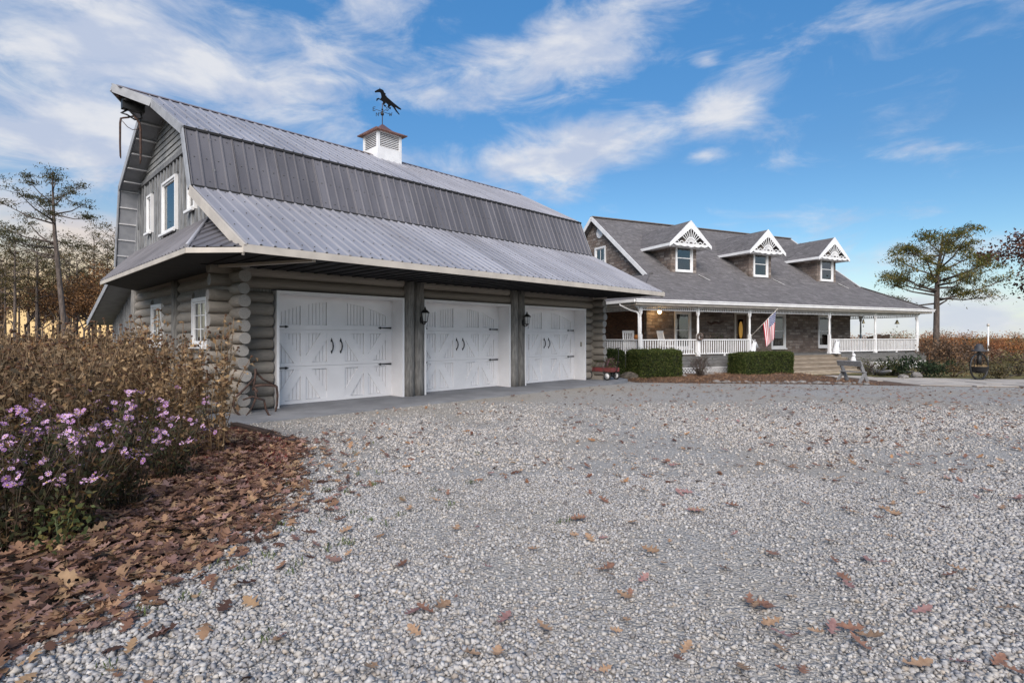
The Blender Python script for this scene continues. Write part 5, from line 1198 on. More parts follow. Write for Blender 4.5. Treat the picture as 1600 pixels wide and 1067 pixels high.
# brown-leaved oaks and pines making the wood on the left
def oak_mesh(seed, h, r0, spread, nleaf, size, cols):
    rr = random.Random(seed); rg = np.random.default_rng(seed); t = MB(); ends = []
    def grow(p, d_, L, r, lv):
        q = p+d_*L; mid = p.lerp(q, .5)+Vector((rr.uniform(-1, 1), rr.uniform(-1, 1), 0))*L*.06; t.tube([p, mid, q], [r, r*.8, r*.6], 7 if lv < 2 else 4)
        if lv >= 4: ends.append(q); return
        for i in range(3 if lv < 3 else 2):
            a = rr.random()*2*PI; s_ = Vector((math.cos(a), math.sin(a), rr.uniform(-.2, .4))); grow(p.lerp(q, rr.uniform(.6, 1)), (d_*.75+s_*rr.uniform(.5, .95)).normalized(), L*rr.uniform(.55, .8), r*.58, lv+1)
        if lv > 1: ends.append(mid); ends.append(q)
    grow(Vector((0, 0, 0)), Vector((0, 0, 1)), h*.38, r0, 0)
    e = np.array([tuple(p) for p in ends]); n = nleaf; c = e[rg.integers(len(e), size=n)]+rg.normal(size=(n, 3))*(h*.045, h*.045, h*.03)
    return t.mesh('trunk', M['bark']), leaf_mesh('crown', c, size, size*.6, rg, cols, M['leaves'])
BRN = [(.22, .115, .05), (.15, .08, .04), (.29, .16, .07), (.10, .06, .035)]
OV = [oak_mesh(80+i, 8+i, .16, 3, 1800, .22, BRN) for i in range(3)]
rr = random.Random(17)
for i in range(84):
    Zd = rr.uniform(46, 84); px = rr.uniform(-230, 215)
    if i < 8: px = (120, 147, 168, 150, 30, 60, 8, 185)[i]; Zd = (58, 62, 60, 70, 55, 64, 50, 75)[i]
    x = (px-800)/F*Zd; k_ = i % 3
    if i < 8 or rr.random() < .5: place('pine_tree', PV[k_], x, Zd, 'slim pine tree standing among the trees of the wood', 'pines of the wood', rr.random()*6, rr.uniform(.6, .92) if i >= 8 else (.85, .92, .78, .62, .6, .72, .66, .7)[i])
    else: place('oak_tree', OV[k_], x, Zd, 'oak with brown autumn leaves standing in the wood', 'oaks of the wood', rr.random()*6, rr.uniform(.75, 1.2))
rg = np.random.default_rng(31); n = 15000; Zs = rg.uniform(46, 85, n); pxs = rg.uniform(-260, 225, n); c = np.stack([(pxs-800)/F*Zs, Zs, gz((pxs-800)/F*Zs, Zs)+np.abs(rg.normal(size=n))*.75*(.3+vnoise(pxs/40, Zs/6, 9, 1))], -1)
obj('undergrowth', leaf_mesh('undergrowth', c, .42, .24, rg, BRN+[(.12, .08, .03)], M['leaves']), kind='stuff', label='brown tangled undergrowth along the wood floor', cat='undergrowth')
# bare-twigged tree whose branch reaches in at the far left, and the oak reaching in at the right
x = (-70-800)/F*24; place('oak_tree', oak_mesh(91, 11, .17, 3, 700, .16, [(.12, .07, .04), (.08, .055, .04)]), x, 24, 'thin oak with few leaves whose twigs hang over the flower bed')
RO = oak_mesh(97, 10.5, .22, 4, 8500, .19, [(.13, .055, .04), (.09, .04, .032), (.17, .08, .05), (.06, .032, .028)])
place('oak_tree', RO, 33.0, 33, 'oak tree with dark russet leaves beyond the gravel drive', rz=1.0)
place('pine_tree', PV[1], (1262-800)/F*74, 74, 'pine tree showing just above the house roof', sc=1.06)
# far treeline across the field: hundreds of crowns that read as one mass
def treeline():
    rg = np.random.default_rng(77); C_ = []; K = []; T = MB(); rr = random.Random(77)
    pal = np.array([(.26, .11, .045), (.20, .09, .04), (.30, .15, .06), (.16, .085, .045), (.22, .13, .07), (.11, .10, .045), (.17, .075, .04), (.24, .09, .04)])
    for i in range(210):
        Y = rr.uniform(172, 210); X = rr.uniform(.5, 1.3)*Y; h = rr.uniform(8.5, 13.5); z = float(gz(X, Y)); r = h*.33; col = pal[rr.randrange(8)]*rr.uniform(.8, 1.15)
        n = 800; u_ = rg.normal(size=(n, 3)); u_ /= np.linalg.norm(u_, axis=1, keepdims=True); u_ *= rg.random((n, 1))**.4
        C_.append(u_*(r, r, h*.42)+(X, Y, z+h*.56)+rg.normal(size=(n, 3))*.5); K.append(np.tile(col, (n, 1))*rg.uniform(.75, 1.25, (n, 1))*1.35)
        T.tube([(X, Y, z-.3), (X, Y, z+h*.7)], [.22, .08], 4)
    c = np.concatenate(C_); k_ = np.concatenate(K); me = leaf_mesh('treeline', c, .40, .30, rg, [(1, 1, 1)], M['leaves'], jit=0)
    cc = np.ones((len(c)*4, 4), np.float32); cc[:, :3] = np.repeat(k_, 4, 0); me.attributes['Col'].data.foreach_set('color', cc.ravel())
    R_ = obj('treeline', me, kind='stuff', label='far wood in orange autumn leaf across the field', cat='treeline')
    T.build('trunks', M['bark'], R_)
    # the underwood that closes the gaps below
    n = 30000; Y = rg.uniform(168, 172, n); X = rg.uniform(.48, 1.32, n)*Y; c = np.stack([X, Y, gz(X, Y)+rg.random(n)*4.2], -1)
    obj('underwood', leaf_mesh('underwood', c, .5, .36, rg, [(.21, .14, .10), (.17, .12, .095), (.26, .165, .10)], M['leaves']), R_)
treeline()
# white pole in the field
p_ = pz(1544, 565, 60); PO = thing('white_pole', 'slim white pole with a small cap standing in the field', 'pole', (p_[0], 60, float(gz(p_[0], 60))))
MB().tube([(0, 0, 0), (0, 0, 4.3)], .07, 8).build('shaft', M['white'], PO); MB().lathe([(.10, 4.3), (.13, 4.34), (.13, 4.5), (.04, 4.6)], 8).build('cap', M['cream'], PO)
# ================================================================ FLOWER BED
def dry_clump(seed):
    """one clump of dead perennial stalks: stems, curled leaves, dark seed heads"""
    rr = random.Random(seed); rg = np.random.default_rng(seed); t = MB(); lf = []; heads = []
    for i in range(15):
        a = rr.random()*2*PI; h = rr.uniform(.8, 1.78); r0 = rr.uniform(.02, .16); le = rr.uniform(.05, .38); p = [Vector((math.cos(a)*r0, math.sin(a)*r0, 0))]
        for k in range(1, 6): f = k/5; p.append(Vector((math.cos(a)*(r0+le*f**1.6)+rr.uniform(-.02, .02), math.sin(a)*(r0+le*f**1.6)+rr.uniform(-.02, .02), h*f)))
        t.tube(p, [.0065, .006, .0055, .005, .0045, .004], 4); heads.append(p[-1])
        for k in range(30):
            f = rr.uniform(.08, .98)**.8*5; b0 = p[int(min(f, 4.99))].lerp(p[int(min(f, 4.99))+1], f-int(min(f, 4.99))); lf.append(tuple(b0+Vector((rr.gauss(0, .045), rr.gauss(0, .045), rr.gauss(-.01, .03)))))
        for k in range(2):
            b0 = p[3].lerp(p[4], rr.random()); e = b0+Vector((rr.uniform(-.2, .2), rr.uniform(-.2, .2), rr.uniform(.12, .38))); t.tube([b0, e], [.004, .003], 3); heads.append(e)
            for q in range(4): lf.append(tuple(b0.lerp(e, rr.random())+Vector((rr.gauss(0, .02), rr.gauss(0, .02), 0))))
    hb = MB()
    for e in heads:
        if rr.random() < .75: s_ = rr.uniform(.014, .026); hb.ball(e, s_, 6, 4, (1, 1, .8)); hb.lathe([(s_*1.6, -.006), (s_*.5, -.012)], 6, tuple(e), 1)
    L = leaf_mesh('dry_leaves', np.array(lf), .075, .034, rg, [(.28, .185, .10), (.20, .13, .07), (.39, .275, .155), (.13, .082, .048), (.26, .19, .12)], M['leaves'], up=-.35, fold=.6)
    return t.mesh('stems', mat('dry_stem', (.20, .13, .07), (.13, .08, .045), 9, .85)), L, hb.mesh('seed_heads', [mat('seed_head', (.05, .028, .018), (.09, .045, .025), 30, .9), mat('dry_petal', (.24, .11, .05))])
DC = [dry_clump(100+i) for i in range(7)]
M['pale_stem'] = mat('pale_dead_stem', (.36, .25, .14), (.26, .175, .10), 9, .85); M['seed'] = mat('dark_seed_head', (.055, .03, .018), (.10, .05, .028), 30, .9)
rr = random.Random(23); spots = []
tries = 0
while len(spots) < 92 and tries < 9000:
    tries += 1; Y = rr.uniform(4.6, 11.5); px = rr.uniform(-330, 352); x = (px-800)/F*Y
    d_ = float(bed_dist(np.array([x]), np.array([Y]))[0])
    if d_ < (.75 if Y > 6.4 else 1.55) or x < -12: continue
    s_, t_ = gl(x, Y)
    if s_ > -1.55 and t_ > -.9: continue
    if Y < 5.6 and px > -60: continue
    if any((x-a)**2+(Y-b_)**2 < .36**2 for a, b_ in spots): continue
    spots.append((x, Y))
for x, Y in spots:
    k_ = rr.randrange(7); px = 800+F*x/Y
    sc = rr.uniform(.82, 1.08)*(1.0 if px < 300 else .98)
    R_ = thing('dried_perennial', 'clump of dead brown flower stalks with seed heads in the bed', 'plant', (x, Y, 0), rr.random()*6.28, 'dried stalk clumps in the flower bed', sc)
    for nm, me in zip(('stems', 'dry_leaves', 'seed_heads'), DC[k_]): obj(nm, me, R_, kind='stuff')
# a few long pale stalks blown over across the clumps
for i, (px, py, dx_, h) in enumerate(((40, 640, .55, 1.45), (120, 655, -.5, 1.6), (75, 640, .75, 1.5), (190, 650, .35, 1.75), (250, 660, -.25, 1.7), (300, 668, .2, 1.65), (20, 660, .9, 1.35), (150, 640, .8, 1.55), (215, 655, .6, 1.6), (330, 672, .12, 1.5), (95, 665, -.7, 1.5))):
    x, Y = gpt(px, py); rr_ = random.Random(i); R_ = thing('bent_stalk', 'long pale dead stalk leaning across the brown flower bed', 'plant', (x, Y, 0), 0, 'leaning stalks in the flower bed'); L = math.hypot(dx_, h)
    p = [Vector((dx_*f**1.7, rr_.uniform(-.1, .1)*f, h*f-.12*abs(dx_)*f*f)) for f in (0, .25, .5, .75, 1)]
    MB().tube(p, [.008, .0075, .007, .006, .005], 5).build('stem', M['pale_stem'], R_)
    hd = MB()
    for k_ in range(3): e = p[4].lerp(p[3], k_*.35)+Vector((rr_.uniform(-.1, .1), rr_.uniform(-.08, .08), rr_.uniform(.02, .14))); MB().tube([p[4].lerp(p[3], k_*.35+.15), e], [.004, .003], 4).build('stem', M['pale_stem'], R_); MB().ball(e, .024, 7, 5, (1, 1, .8)).build('seed_head', M['seed'], R_)
# asters in flower at the front of the bed
def aster(seed):
    rr = random.Random(seed); rg = np.random.default_rng(seed); t = MB(); lf = []; top = []
    for i in range(30):
        a = rr.random()*2*PI; r0 = rr.uniform(.02, .15); le = rr.uniform(.05, .38); h = rr.uniform(.50, .92); p = [Vector((math.cos(a)*(r0+le*f**1.5), math.sin(a)*(r0+le*f**1.5), h*f)) for f in (0, .35, .7, 1)]
        t.tube(p, [.005, .0045, .004, .003], 4)
        for k in range(34): f = rr.uniform(.12, .97)*3; b0 = p[int(f)].lerp(p[int(f)+1], f-int(f)); lf.append(tuple(b0+Vector((rr.gauss(0, .03), rr.gauss(0, .03), rr.gauss(0, .03)))))
        if rr.random() < .55:
            for k in range(rr.randint(2, 6)): top.append(p[3]+Vector((rr.gauss(0, .045), rr.gauss(0, .045), rr.gauss(.0, .03))))
    L = leaf_mesh('leaves', np.array(lf), .058, .02, rg, [(.055, .06, .028), (.04, .045, .022), (.085, .075, .03), (.075, .045, .03), (.05, .035, .024), (.12, .07, .03)], M['leaves'])
    fl = MB()
    for p in top:
        R_ = rr.uniform(.014, .031); tilt = Matrix.Rotation(rr.uniform(-1.1, 1.1), 3, 'X') @ Matrix.Rotation(rr.uniform(-1.1, 1.1), 3, 'Y'); n = rr.randint(9, 14); pm = rr.choice((0, 0, 2))
        for k in range(n):
            a = 2*PI*k/n+rr.uniform(-.1, .1); w_ = .17
            q = [Vector((.25*R_*math.cos(a-w_), .25*R_*math.sin(a-w_), 0)), Vector((R_*.85*math.cos(a-w_), R_*.85*math.sin(a-w_), .003)), Vector((R_*1.05*math.cos(a), R_*1.05*math.sin(a), rr.uniform(-.003, .008))), Vector((R_*.85*math.cos(a+w_), R_*.85*math.sin(a+w_), .003)), Vector((.25*R_*math.cos(a+w_), .25*R_*math.sin(a+w_), 0))]
            fl.add([p+tilt @ v for v in q], [(0, 1, 2, 3, 4)], pm) if rr.random() < .93 else None
        fl.ball(p+tilt @ Vector((0, 0, .002)), R_*.3, 6, 4, (1, 1, .6), 1)
    return t.mesh('stems', mat('aster_stem', (.07, .05, .03))), L, fl.mesh('flowers', [M['aster'], M['asterc'], M['aster2']])
M['aster'] = mat('lilac_petal', (.68, .44, .66), (.58, .34, .58), 40, .7, rnd=.1); M['aster2'] = mat('deep_lilac_petal', (.50, .27, .50), (.38, .18, .40), 40, .7, rnd=.1); M['asterc'] = mat('flower_eye', (.45, .30, .05))
AC = [aster(200+i) for i in range(4)]
rr = random.Random(29)
for i, (px, py, s_) in enumerate(((20, 860, 1.0), (110, 838, 1.0), (185, 800, .98), (55, 800, 1.0), (140, 770, 1.05), (265, 752, .92), (215, 735, 1.05), (-50, 870, 1.0), (-20, 790, 1.05), (90, 745, 1.05))):
    x, Y = gpt(px, py); R_ = thing('aster', 'aster plant with lilac flowers and dark stems at the bed front', 'plant', (x, Y, 0), rr.random()*6, 'asters at the front of the bed', s_)
    for nm, me in zip(('stems', 'leaves', 'flowers'), AC[i % 4]): obj(nm, me, R_, kind='stuff')
# green-leaved weed below the asters
x, Y = gpt(95, 868); rg = np.random.default_rng(3); R_ = thing('weed', 'small green-leaved weed growing under the asters', 'plant', (x, Y, 0))
c = rg.normal(size=(150, 3))*(.09, .09, .09)+(0, 0, .22); c[:, 2] = np.abs(c[:, 2]); obj('leaves', leaf_mesh('leaves', c, .05, .03, rg, [(.06, .085, .03), (.08, .10, .04), (.13, .11, .035)], M['leaves']), R_)
tw = MB(); [tw.tube([(0, 0, 0), (a, b_, h)], [.005, .003], 4) for a, b_, h in ((.05, .02, .3), (-.06, .03, .32), (.01, -.06, .28))]; tw.build('stems', mat('weed_stem', (.08, .1, .04)), R_)
# ---- fallen oak leaves
def oak_outline(seed, n=19):
    rr = random.Random(seed); ax = []; L = 1.0
    prof = [(0, .012), (.10, .03), (.17, .10), (.25, .22), (.30, .08), (.40, .10), (.50, .34), (.57, .13), (.63, .12), (.74, .30), (.80, .12), (.88, .14), (.95, .07), (1.0, 0)]
    pts = [(x+rr.uniform(-.012, .012), w_*rr.uniform(.85, 1.15)) for x, w_ in prof]
    up = [(x-.5, w_) for x, w_ in pts]; dn = [(x-.5+rr.uniform(-.02, .02), -w_*rr.uniform(.85, 1.1)) for x, w_ in prof[1:-1]]
    k = len(up); curl = rr.uniform(.25, .9); twist = rr.uniform(-.5, .5); cup = rr.uniform(.2, .9)
    V = [(x, y, curl*x*x*.55+cup*y*y*1.3+twist*x*y*.6) for x, y in up]+[(x, 0, curl*x*x*.55) for x, y in up[1:-1]]+[(x, y, curl*x*x*.55+cup*y*y*1.3+twist*x*y*.6) for x, y in dn]
    mid = lambda i: 0 if i == 0 else (k-1 if i == k-1 else k+i-1); dnn = lambda i: 0 if i == 0 else (k-1 if i == k-1 else 2*k-2+i-1)
    Fc = []
    for i in range(k-1):
        a = [mid(i), mid(i+1), i+1, i]; Fc.append(tuple(dict.fromkeys(a))); b_ = [dnn(i), dnn(i+1), mid(i+1), mid(i)]; Fc.append(tuple(dict.fromkeys(b_)))
    return V, [f for f in Fc if len(f) > 2]
OUT = [oak_outline(i) for i in range(6)]
LEAFM = {'tan': mat('tan_oak_leaf', (.36, .23, .14), (.26, .155, .09), 5, .7, rnd=.25), 'brown': mat('brown_oak_leaf', (.24, .125, .08), (.16, .08, .055), 5, .7, rnd=.25), 'mauve': mat('mauve_oak_leaf', (.30, .17, .15), (.21, .11, .10), 5, .65, rnd=.22)}
LM = {}
for kname, m in LEAFM.items():
    LM[kname] = []
    for V, Fc in OUT: mb = MB(); mb.add(V, Fc, 0, True); LM[kname].append(mb.mesh('oak_leaf', m))
LAB = {'tan': 'tan lobed oak leaf lying on the grey gravel', 'brown': 'dark brown curled oak leaf lying on the grey gravel', 'mauve': 'pale mauve oak leaf lying face down on the gravel'}
rr = random.Random(31); cnt = 0; small = []
rg = np.random.default_rng(37)
fixed = [(985, 935), (850, 988), (648, 995), (434, 1010), (440, 1003), (556, 942), (665, 960), (700, 878), (760, 892), (730, 1030), (1385, 885), (1298, 852), (1370, 785), (1180, 955), (1300, 990), (1330, 990), (1240, 1002), (1440, 962), (1575, 958), (940, 897), (905, 815), (835, 864), (790, 750), (1220, 1055), (1255, 1057), (580, 1052), (690, 955), (545, 870), (1400, 945), (1490, 742), (1260, 792), (1035, 795), (1148, 840)]
cand = [gpt(*f) for f in fixed]
while len(cand) < 300:
    Y = 2.4+11.5*rr.random()**1.15; px = 380+1240*rr.random()**.8; x = (px-800)/F*Y
    if bed_dist(np.array([x]), np.array([Y]))[0] > -.1 or on_slab(x, Y): continue
    if px < 900 and rr.random() < .45: continue
    cand.append((x, Y))
for i, (x, Y) in enumerate(cand):
    kname = rr.choices(('tan', 'brown', 'mauve'), (.42, .36, .22))[0]; s_ = rr.uniform(.065, .15)
    obj('oak_leaf', rr.choice(LM[kname]), None, (x, Y, float(gz(x, Y))+.034), (rr.uniform(-.35, .35)+(PI if rr.random() < .3 else 0)*0, rr.uniform(-.35, .35), rr.random()*6.28), (s_, s_*rr.uniform(.75, 1.1), s_*rr.uniform(.7, 1.5)), LAB[kname], 'leaf', kname+' leaves on the gravel')
def leaf_scatter(name, pts, zs_, smin, smax, tilt, label, seed, cols):
    rg = np.random.default_rng(seed); n = len(pts); allV = []; quads = []; tris = []; Cc = []; o = 0
    which = rg.integers(len(OUT), size=n); ang = rg.random(n)*2*PI; sc = smin+(smax-smin)*rg.random(n); tx, ty = rg.normal(size=n)*tilt, rg.normal(size=n)*tilt; flip = np.where(rg.random(n) < .35, -1, 1)
    pal = np.array(cols); cc = pal[rg.integers(len(pal), size=n)]*rg.uniform(.75, 1.25, (n, 1)); out = []
    for w_ in range(len(OUT)):
        ix = np.where(which == w_)[0]; V, Fc = OUT[w_]; V = np.array(V)
        P = V[None]*sc[ix, None, None]; P[:, :, 2] *= flip[ix, None]; P[:, :, 2] += P[:, :, 0]*tx[ix, None]+P[:, :, 1]*ty[ix, None]
        ca, sa = np.cos(ang[ix])[:, None], np.sin(ang[ix])[:, None]; X = P[:, :, 0]*ca-P[:, :, 1]*sa; Y = P[:, :, 0]*sa+P[:, :, 1]*ca
        P = np.stack([X, Y, P[:, :, 2]], -1)+np.concatenate([pts[ix], zs_[ix, None]], 1)[:, None]
        T = []
        for f in Fc:
            T.append((f[0], f[1], f[2]));
            if len(f) == 4: T.append((f[0], f[2], f[3]))
        T = np.array(T); tris.append((T[None]+np.arange(len(ix))[:, None, None]*len(V)).reshape(-1, 3)+o); allV.append(P.reshape(-1, 3)); Cc.append(np.repeat(cc[ix], len(V), 0)); o += len(ix)*len(V)
    return obj(name, npmesh(name, np.concatenate(allV), np.concatenate(tris), 3, M['leaves'], np.concatenate(Cc)), kind='stuff', label=label, cat='leaves')
# smaller and farther leaves on the drive
n = 3400; Y = 5.5+14.5*rg.random(n)**.8; px = 520+1200*rg.random(n)**.75; X = (px-800)/F*Y; ok = ~on_slab(X, Y) & (Y < gravel_top(X)) & (rg.random(n) < .35+.65*vnoise(X, Y, 5, .6)) & (bed_dist(X, Y) < -.1)
pts = np.stack([X, Y], -1)[ok]; leaf_scatter('scattered_leaves', pts, gz(pts[:, 0], pts[:, 1])+.028, .06, .13, .2, 'fallen brown leaves dotted over the far gravel', 51, [(.20, .10, .055), (.13, .06, .04), (.30, .17, .09), (.10, .05, .035), (.22, .12, .09)])
# deep litter along the bed edge
n = 15000; X = -4.8+3.6*rg.random(n); Y = 1.4+7.6*rg.random(n); d_ = bed_dist(X, Y); ok = (d_ > -.38*rg.random(n)**1.6) & (d_ < 2.1) & (rg.random(n) < np.clip(1.3-d_*.2, .2, 1)) & (X > -1.02*Y-.6); pts = np.stack([X, Y], -1)[ok]; d_ = d_[ok]
LITC = [(.25, .14, .09), (.18, .095, .065), (.33, .20, .12), (.13, .07, .05), (.30, .185, .155), (.23, .135, .115), (.40, .26, .15), (.10, .055, .042), (.28, .16, .10)]
leaf_scatter('leaf_litter', pts, .02+np.clip(d_, 0, .5)*.11*rg.random(len(pts))+.02*rg.random(len(pts)), .075, .15, .28, 'thick drift of fallen oak leaves along the flower bed', 52, LITC)
n = 7000; X = -3.4+4.2*rg.random(n); Y = 1.9+7.5*rg.random(n); d_ = bed_dist(X, Y); ok = (d_ < -.05) & (rg.random(n) < .62*np.exp(d_/.36)) & ~on_slab(X, Y); pts = np.stack([X, Y], -1)[ok]
leaf_scatter('drifted_leaves', pts, np.full(len(pts), .034), .06, .15, .25, 'loose oak leaves strewn on gravel beside the leaf drift', 57, LITC)
# red mulch near the garage corner
n = 6500; X = -4.9+2.2*rg.random(n); Y = 5.6+3.4*rg.random(n); ok = (bed_dist(X, Y) > -.02) & (bed_dist(X, Y) < 1.4); X, Y = X[ok], Y[ok]
obj('mulch', leaf_mesh('mulch', np.stack([X, Y, .012+.03*rg.random(len(X))], -1), .075, .022, rg, [(.16, .035, .035), (.11, .03, .03), (.22, .06, .05)], M['leaves']), kind='stuff', label='red bark mulch between drive and flower bed', cat='mulch')
# weeds in the gravel edge
pts_ = rg.normal(size=(46, 2))*(.9, 1.6)+(-1.7, 5.0); c = (pts_[rg.integers(46, size=700)]+rg.normal(size=(700, 2))*.03); ok = bed_dist(c[:, 0], c[:, 1]) < 0; c = c[ok]
obj('grass_tufts', leaf_mesh('grass_tufts', np.column_stack([c, .015+.03*rg.random(len(c))]), .05, .008, rg, [(.09, .13, .035), (.12, .15, .05)], M['leaves'], up=1.2), kind='stuff', label='sparse green grass sprouting through the gravel edge', cat='grass')
# timber edging by the apron
a, b_ = gpt(366, 668), gpt(463, 692); E_ = thing('timber_edging', 'dark weathered timber edging between red mulch and gravel', 'timber', (a[0], a[1], 0), math.atan2(b_[1]-a[1], b_[0]-a[0])); L_ = math.hypot(b_[0]-a[0], b_[1]-a[1])
MB().bbox(0, L_*.62, -.06, .06, -.02, .09, .015).build('beam', mat('old_timber', (.07, .045, .035), (.04, .028, .022), 5, .9, bump=.006, stretch=(1, 8, 8)), E_); MB().bbox(L_*.63, L_, -.05, .05, -.02, .05, .012).build('beam', mat('old_timber_dark', (.055, .035, .03), (.03, .022, .02), 5, .9), E_)
# ================================================================ YARD THINGS
# rusty walking cultivator in front of the log corner
def cultivator():
    PLN = -.62; q = lambda a, b_, dy=0: (lambda p: Vector((p[0], p[1]+dy, p[2])))(plane_pt(GF, 150+a*.2623, 400+b_*.2623, y=PLN+dy))
    o0 = q(950, 945); x, y, _ = local(GF, o0.x, PLN); R_ = thing('cultivator', 'rusty iron horse-drawn cultivator standing by the log corner', 'cultivator', (x, y, .03), GF[1]); z0 = .03
    def part(nm, pts, r, dy=0): MB().tube([q(a, b_, dy+(c[0] if c else 0))-Vector((o0.x, PLN, z0)) for a, b_, *c in pts], r, 7).build(nm, M['rust'], R_)
    part('handle', [(952, 672), (948, 720), (940, 770), (936, 800)], .022); part('handle', [(950, 672), (962, 700), (1000, 735), (1078, 775)], .02, .03)
    part('beam', [(936, 775), (990, 768), (1045, 770), (1076, 778), (1082, 830), (1078, 890), (1066, 938)], [.026, .026, .026, .025, .022, .02, .014])
    part('tine', [(940, 730), (905, 770), (860, 815), (824, 850), (818, 895), (835, 930), (862, 950), (882, 950)], [.022, .022, .022, .022, .02, .02, .018, .008])
    part('tine', [(935, 790), (942, 830), (925, 880), (900, 925), (880, 946)], [.02, .02, .02, .018, .008], -.12)
    part('tine', [(850, 850), (905, 832), (975, 852), (985, 905), (1003, 940), (1032, 950)], [.018, .02, .022, .022, .02, .008], -.22)
    part('cross_bar', [(936, 775, 0), (930, 800, -.25)], .02)
cultivator()
# red wagon with planters, by the right log corner
def wagon():
    x, y = gpt(941, 595, -.03); zg = .03 if on_slab(x, y) else float(gz(x, y))+.004
    R_ = thing('wagon', 'faded red toy wagon carrying plants beside the garage end', 'wagon', (x, y, zg), GF[1]-PI/2, None, 1.2)      # local +x = heading toward the drive
    bd = MB().box(-.46, .46, -.21, .21, .24, .26)
    for y0, y1 in ((-.21, -.195), (.195, .21)): bd.box(-.46, .46, y0, y1, .261, .36)
    for x0, x1 in ((-.46, -.445), (.445, .46)): bd.box(x0, x1, -.194, .194, .261, .36)
    bd.build('tray', M['redpaint'], R_)
    MB().bar((-.33, -.2, .13), (-.33, .2, .13), .03, .03).bar((.34, -.2, .12), (.34, .2, .12), .03, .03).bar((-.33, 0, .16), (.34, 0, .15), .05, .04).bar((-.33, 0, .13), (-.33, 0, .24), .08, .06).bar((.34, 0, .12), (.34, 0, .24), .08, .06).build('undercarriage', M['iron'], R_)
    for x0, r in ((-.33, .135), (.34, .12)):
        for sy in (-1, 1):
            w_ = MB().lathe([(r*.72, -.025), (r*.95, -.025), (r, -.01), (r, .01), (r*.95, .025), (r*.72, .025), (r*.72, -.025)], 18).build('wheel', M['rubber'], R_, loc=(x0, sy*.23, r), rot=(PI/2, 0, 0))
            MB().lathe([(r*.73, -.012), (r*.70, .016), (.03, .012), (.03, .03), (.012, .034)], 16).build('hub', M['cream'] if sy < 0 and x0 < 0 else M['white'], w_, rot=(0 if sy < 0 else PI, 0, 0))
    MB().tube([(.44, 0, .20), (.52, .0, .30), (.56, .02, .75), (.55, .02, .92)], .012, 7).bar((.55, -.08, .93), (.55, .10, .93), .022, .022).build('pull_handle', M['iron'], R_)
    rg = np.random.default_rng(61)
    for k_, (px_, py_) in enumerate(((-.28, 0), (.0, .02), (.27, -.02))):
        wx = x+math.cos(GF[1]-PI/2)*px_-math.sin(GF[1]-PI/2)*py_; wy = y+math.sin(GF[1]-PI/2)*px_+math.cos(GF[1]-PI/2)*py_
        px_, py_ = px_, py_; pp = thing('potted_plant', ('pale grassy plant at the back of the red wagon', 'grey-green plant in the middle of the red wagon', 'pink-tinged plant at the front of the red wagon')[k_], 'plant', (wx, wy, zg+.315), 0, None, 1.25)
        MB().lathe([(.07, 0), (.10, .10), (.10, .12)], 10).build('pot', mat('clay_pot', (.16, .08, .05)), pp)
        c = rg.normal(size=(330, 3))*(.10, .10, .075)+(0, 0, .20); c[:, 2] = np.maximum(c[:, 2], .11); obj('foliage', leaf_mesh('foliage', c, .11, .022, rg, [(.17, .18, .085), (.22, .22, .12), (.11, .12, .055)] if k_ < 2 else [(.12, .12, .06), (.22, .10, .13)], M['leaves'], up=.8), pp)
wagon()
# bench by the steps
def bench():
    x, y = gpt(1332, 598, -.17); R_ = thing('bench', 'weathered grey wooden bench with crossed plank legs on the walk', 'bench', (x, y, float(gz(x, y))+.035), -1.05, None, .87)
    m = M['benchwood']       # x along the bench, +y the sitting side
    MB().bar((-.5, .02, .44), (.5, .02, .44), .27, .04).build('seat', m, R_); MB().bar((-.5, -.255, .80), (.5, -.255, .80), .04, .24, (0, -.45, 1)).build('backrest', m, R_)
    for sx in (-1, 1):
        MB().bar((sx*.5, .36, 0), (sx*.5, -.30, .90), .045, .20, (1, 0, 0)).build('leg', m, R_) if False else MB().prism([(.26, 0), (.50, 0), (-.14, .92), (-.33, .88)], sx*.41-.022, sx*.41+.022, 'x').build('leg', m, R_)
        MB().prism([(-.44, 0), (-.22, 0), (.22, .42), (.0, .42)], sx*.457-.022, sx*.457+.022, 'x').build('leg', m, R_)
bench()
# hoop planter with a hanging kettle and bell
def hoop():
    x, y = gpt(1530, 594, -.17); R_ = thing('hoop_planter', 'black iron hoop with hanging kettle of straw and a bell on top', 'planter', (x, y, float(gz(x, y))), .3)
    a = [2*PI*i/28 for i in range(29)]; MB().tube([(.50*math.cos(t), 0, .54+.52*math.sin(t)) for t in a], .034, 7, cap=False).tube([(.47*math.cos(t), 0, .54+.49*math.sin(t)) for t in a], .012, 6, cap=False).build('hoop', M['iron'], R_)
    MB().box(-.22, .22, -.16, .16, 0, .035).build('foot', M['iron'], R_)
    MB().lathe([(.10, .28), (.20, .31), (.27, .40), (.28, .52), (.30, .54), (.27, .54), (.24, .50)], 18).build('kettle', M['iron'], R_)
    MB().tube([(-.28, 0, .52), (-.24, 0, .80), (0, 0, 1.03), (.24, 0, .80), (.28, 0, .52)], .01, 6).build('bail', M['iron'], R_)
    MB().tube([(0, 0, .54), (0, 0, 1.06)], [.08, .07], 8).build('post', M['iron'], R_)
    MB().lathe([(.25, 1.14), (.24, 1.18), (.15, 1.21), (.13, 1.32), (.10, 1.40), (.03, 1.44)], 16).tube([(0, 0, 1.0), (0, 0, 1.2)], .06, 8).build('bell', mat('dark_weathered_bell', (.05, .05, .055), None, 6, .6), R_)
    rg = np.random.default_rng(2); n = 260; t = rg.random(n)*6.28; r = .24*np.sqrt(rg.random(n)); obj('straw', leaf_mesh('straw', np.stack([r*np.cos(t), r*np.sin(t), .53+.05*rg.random(n)], -1), .14, .012, rg, [(.5, .36, .2), (.38, .27, .15)], M['leaves']), R_)
hoop()
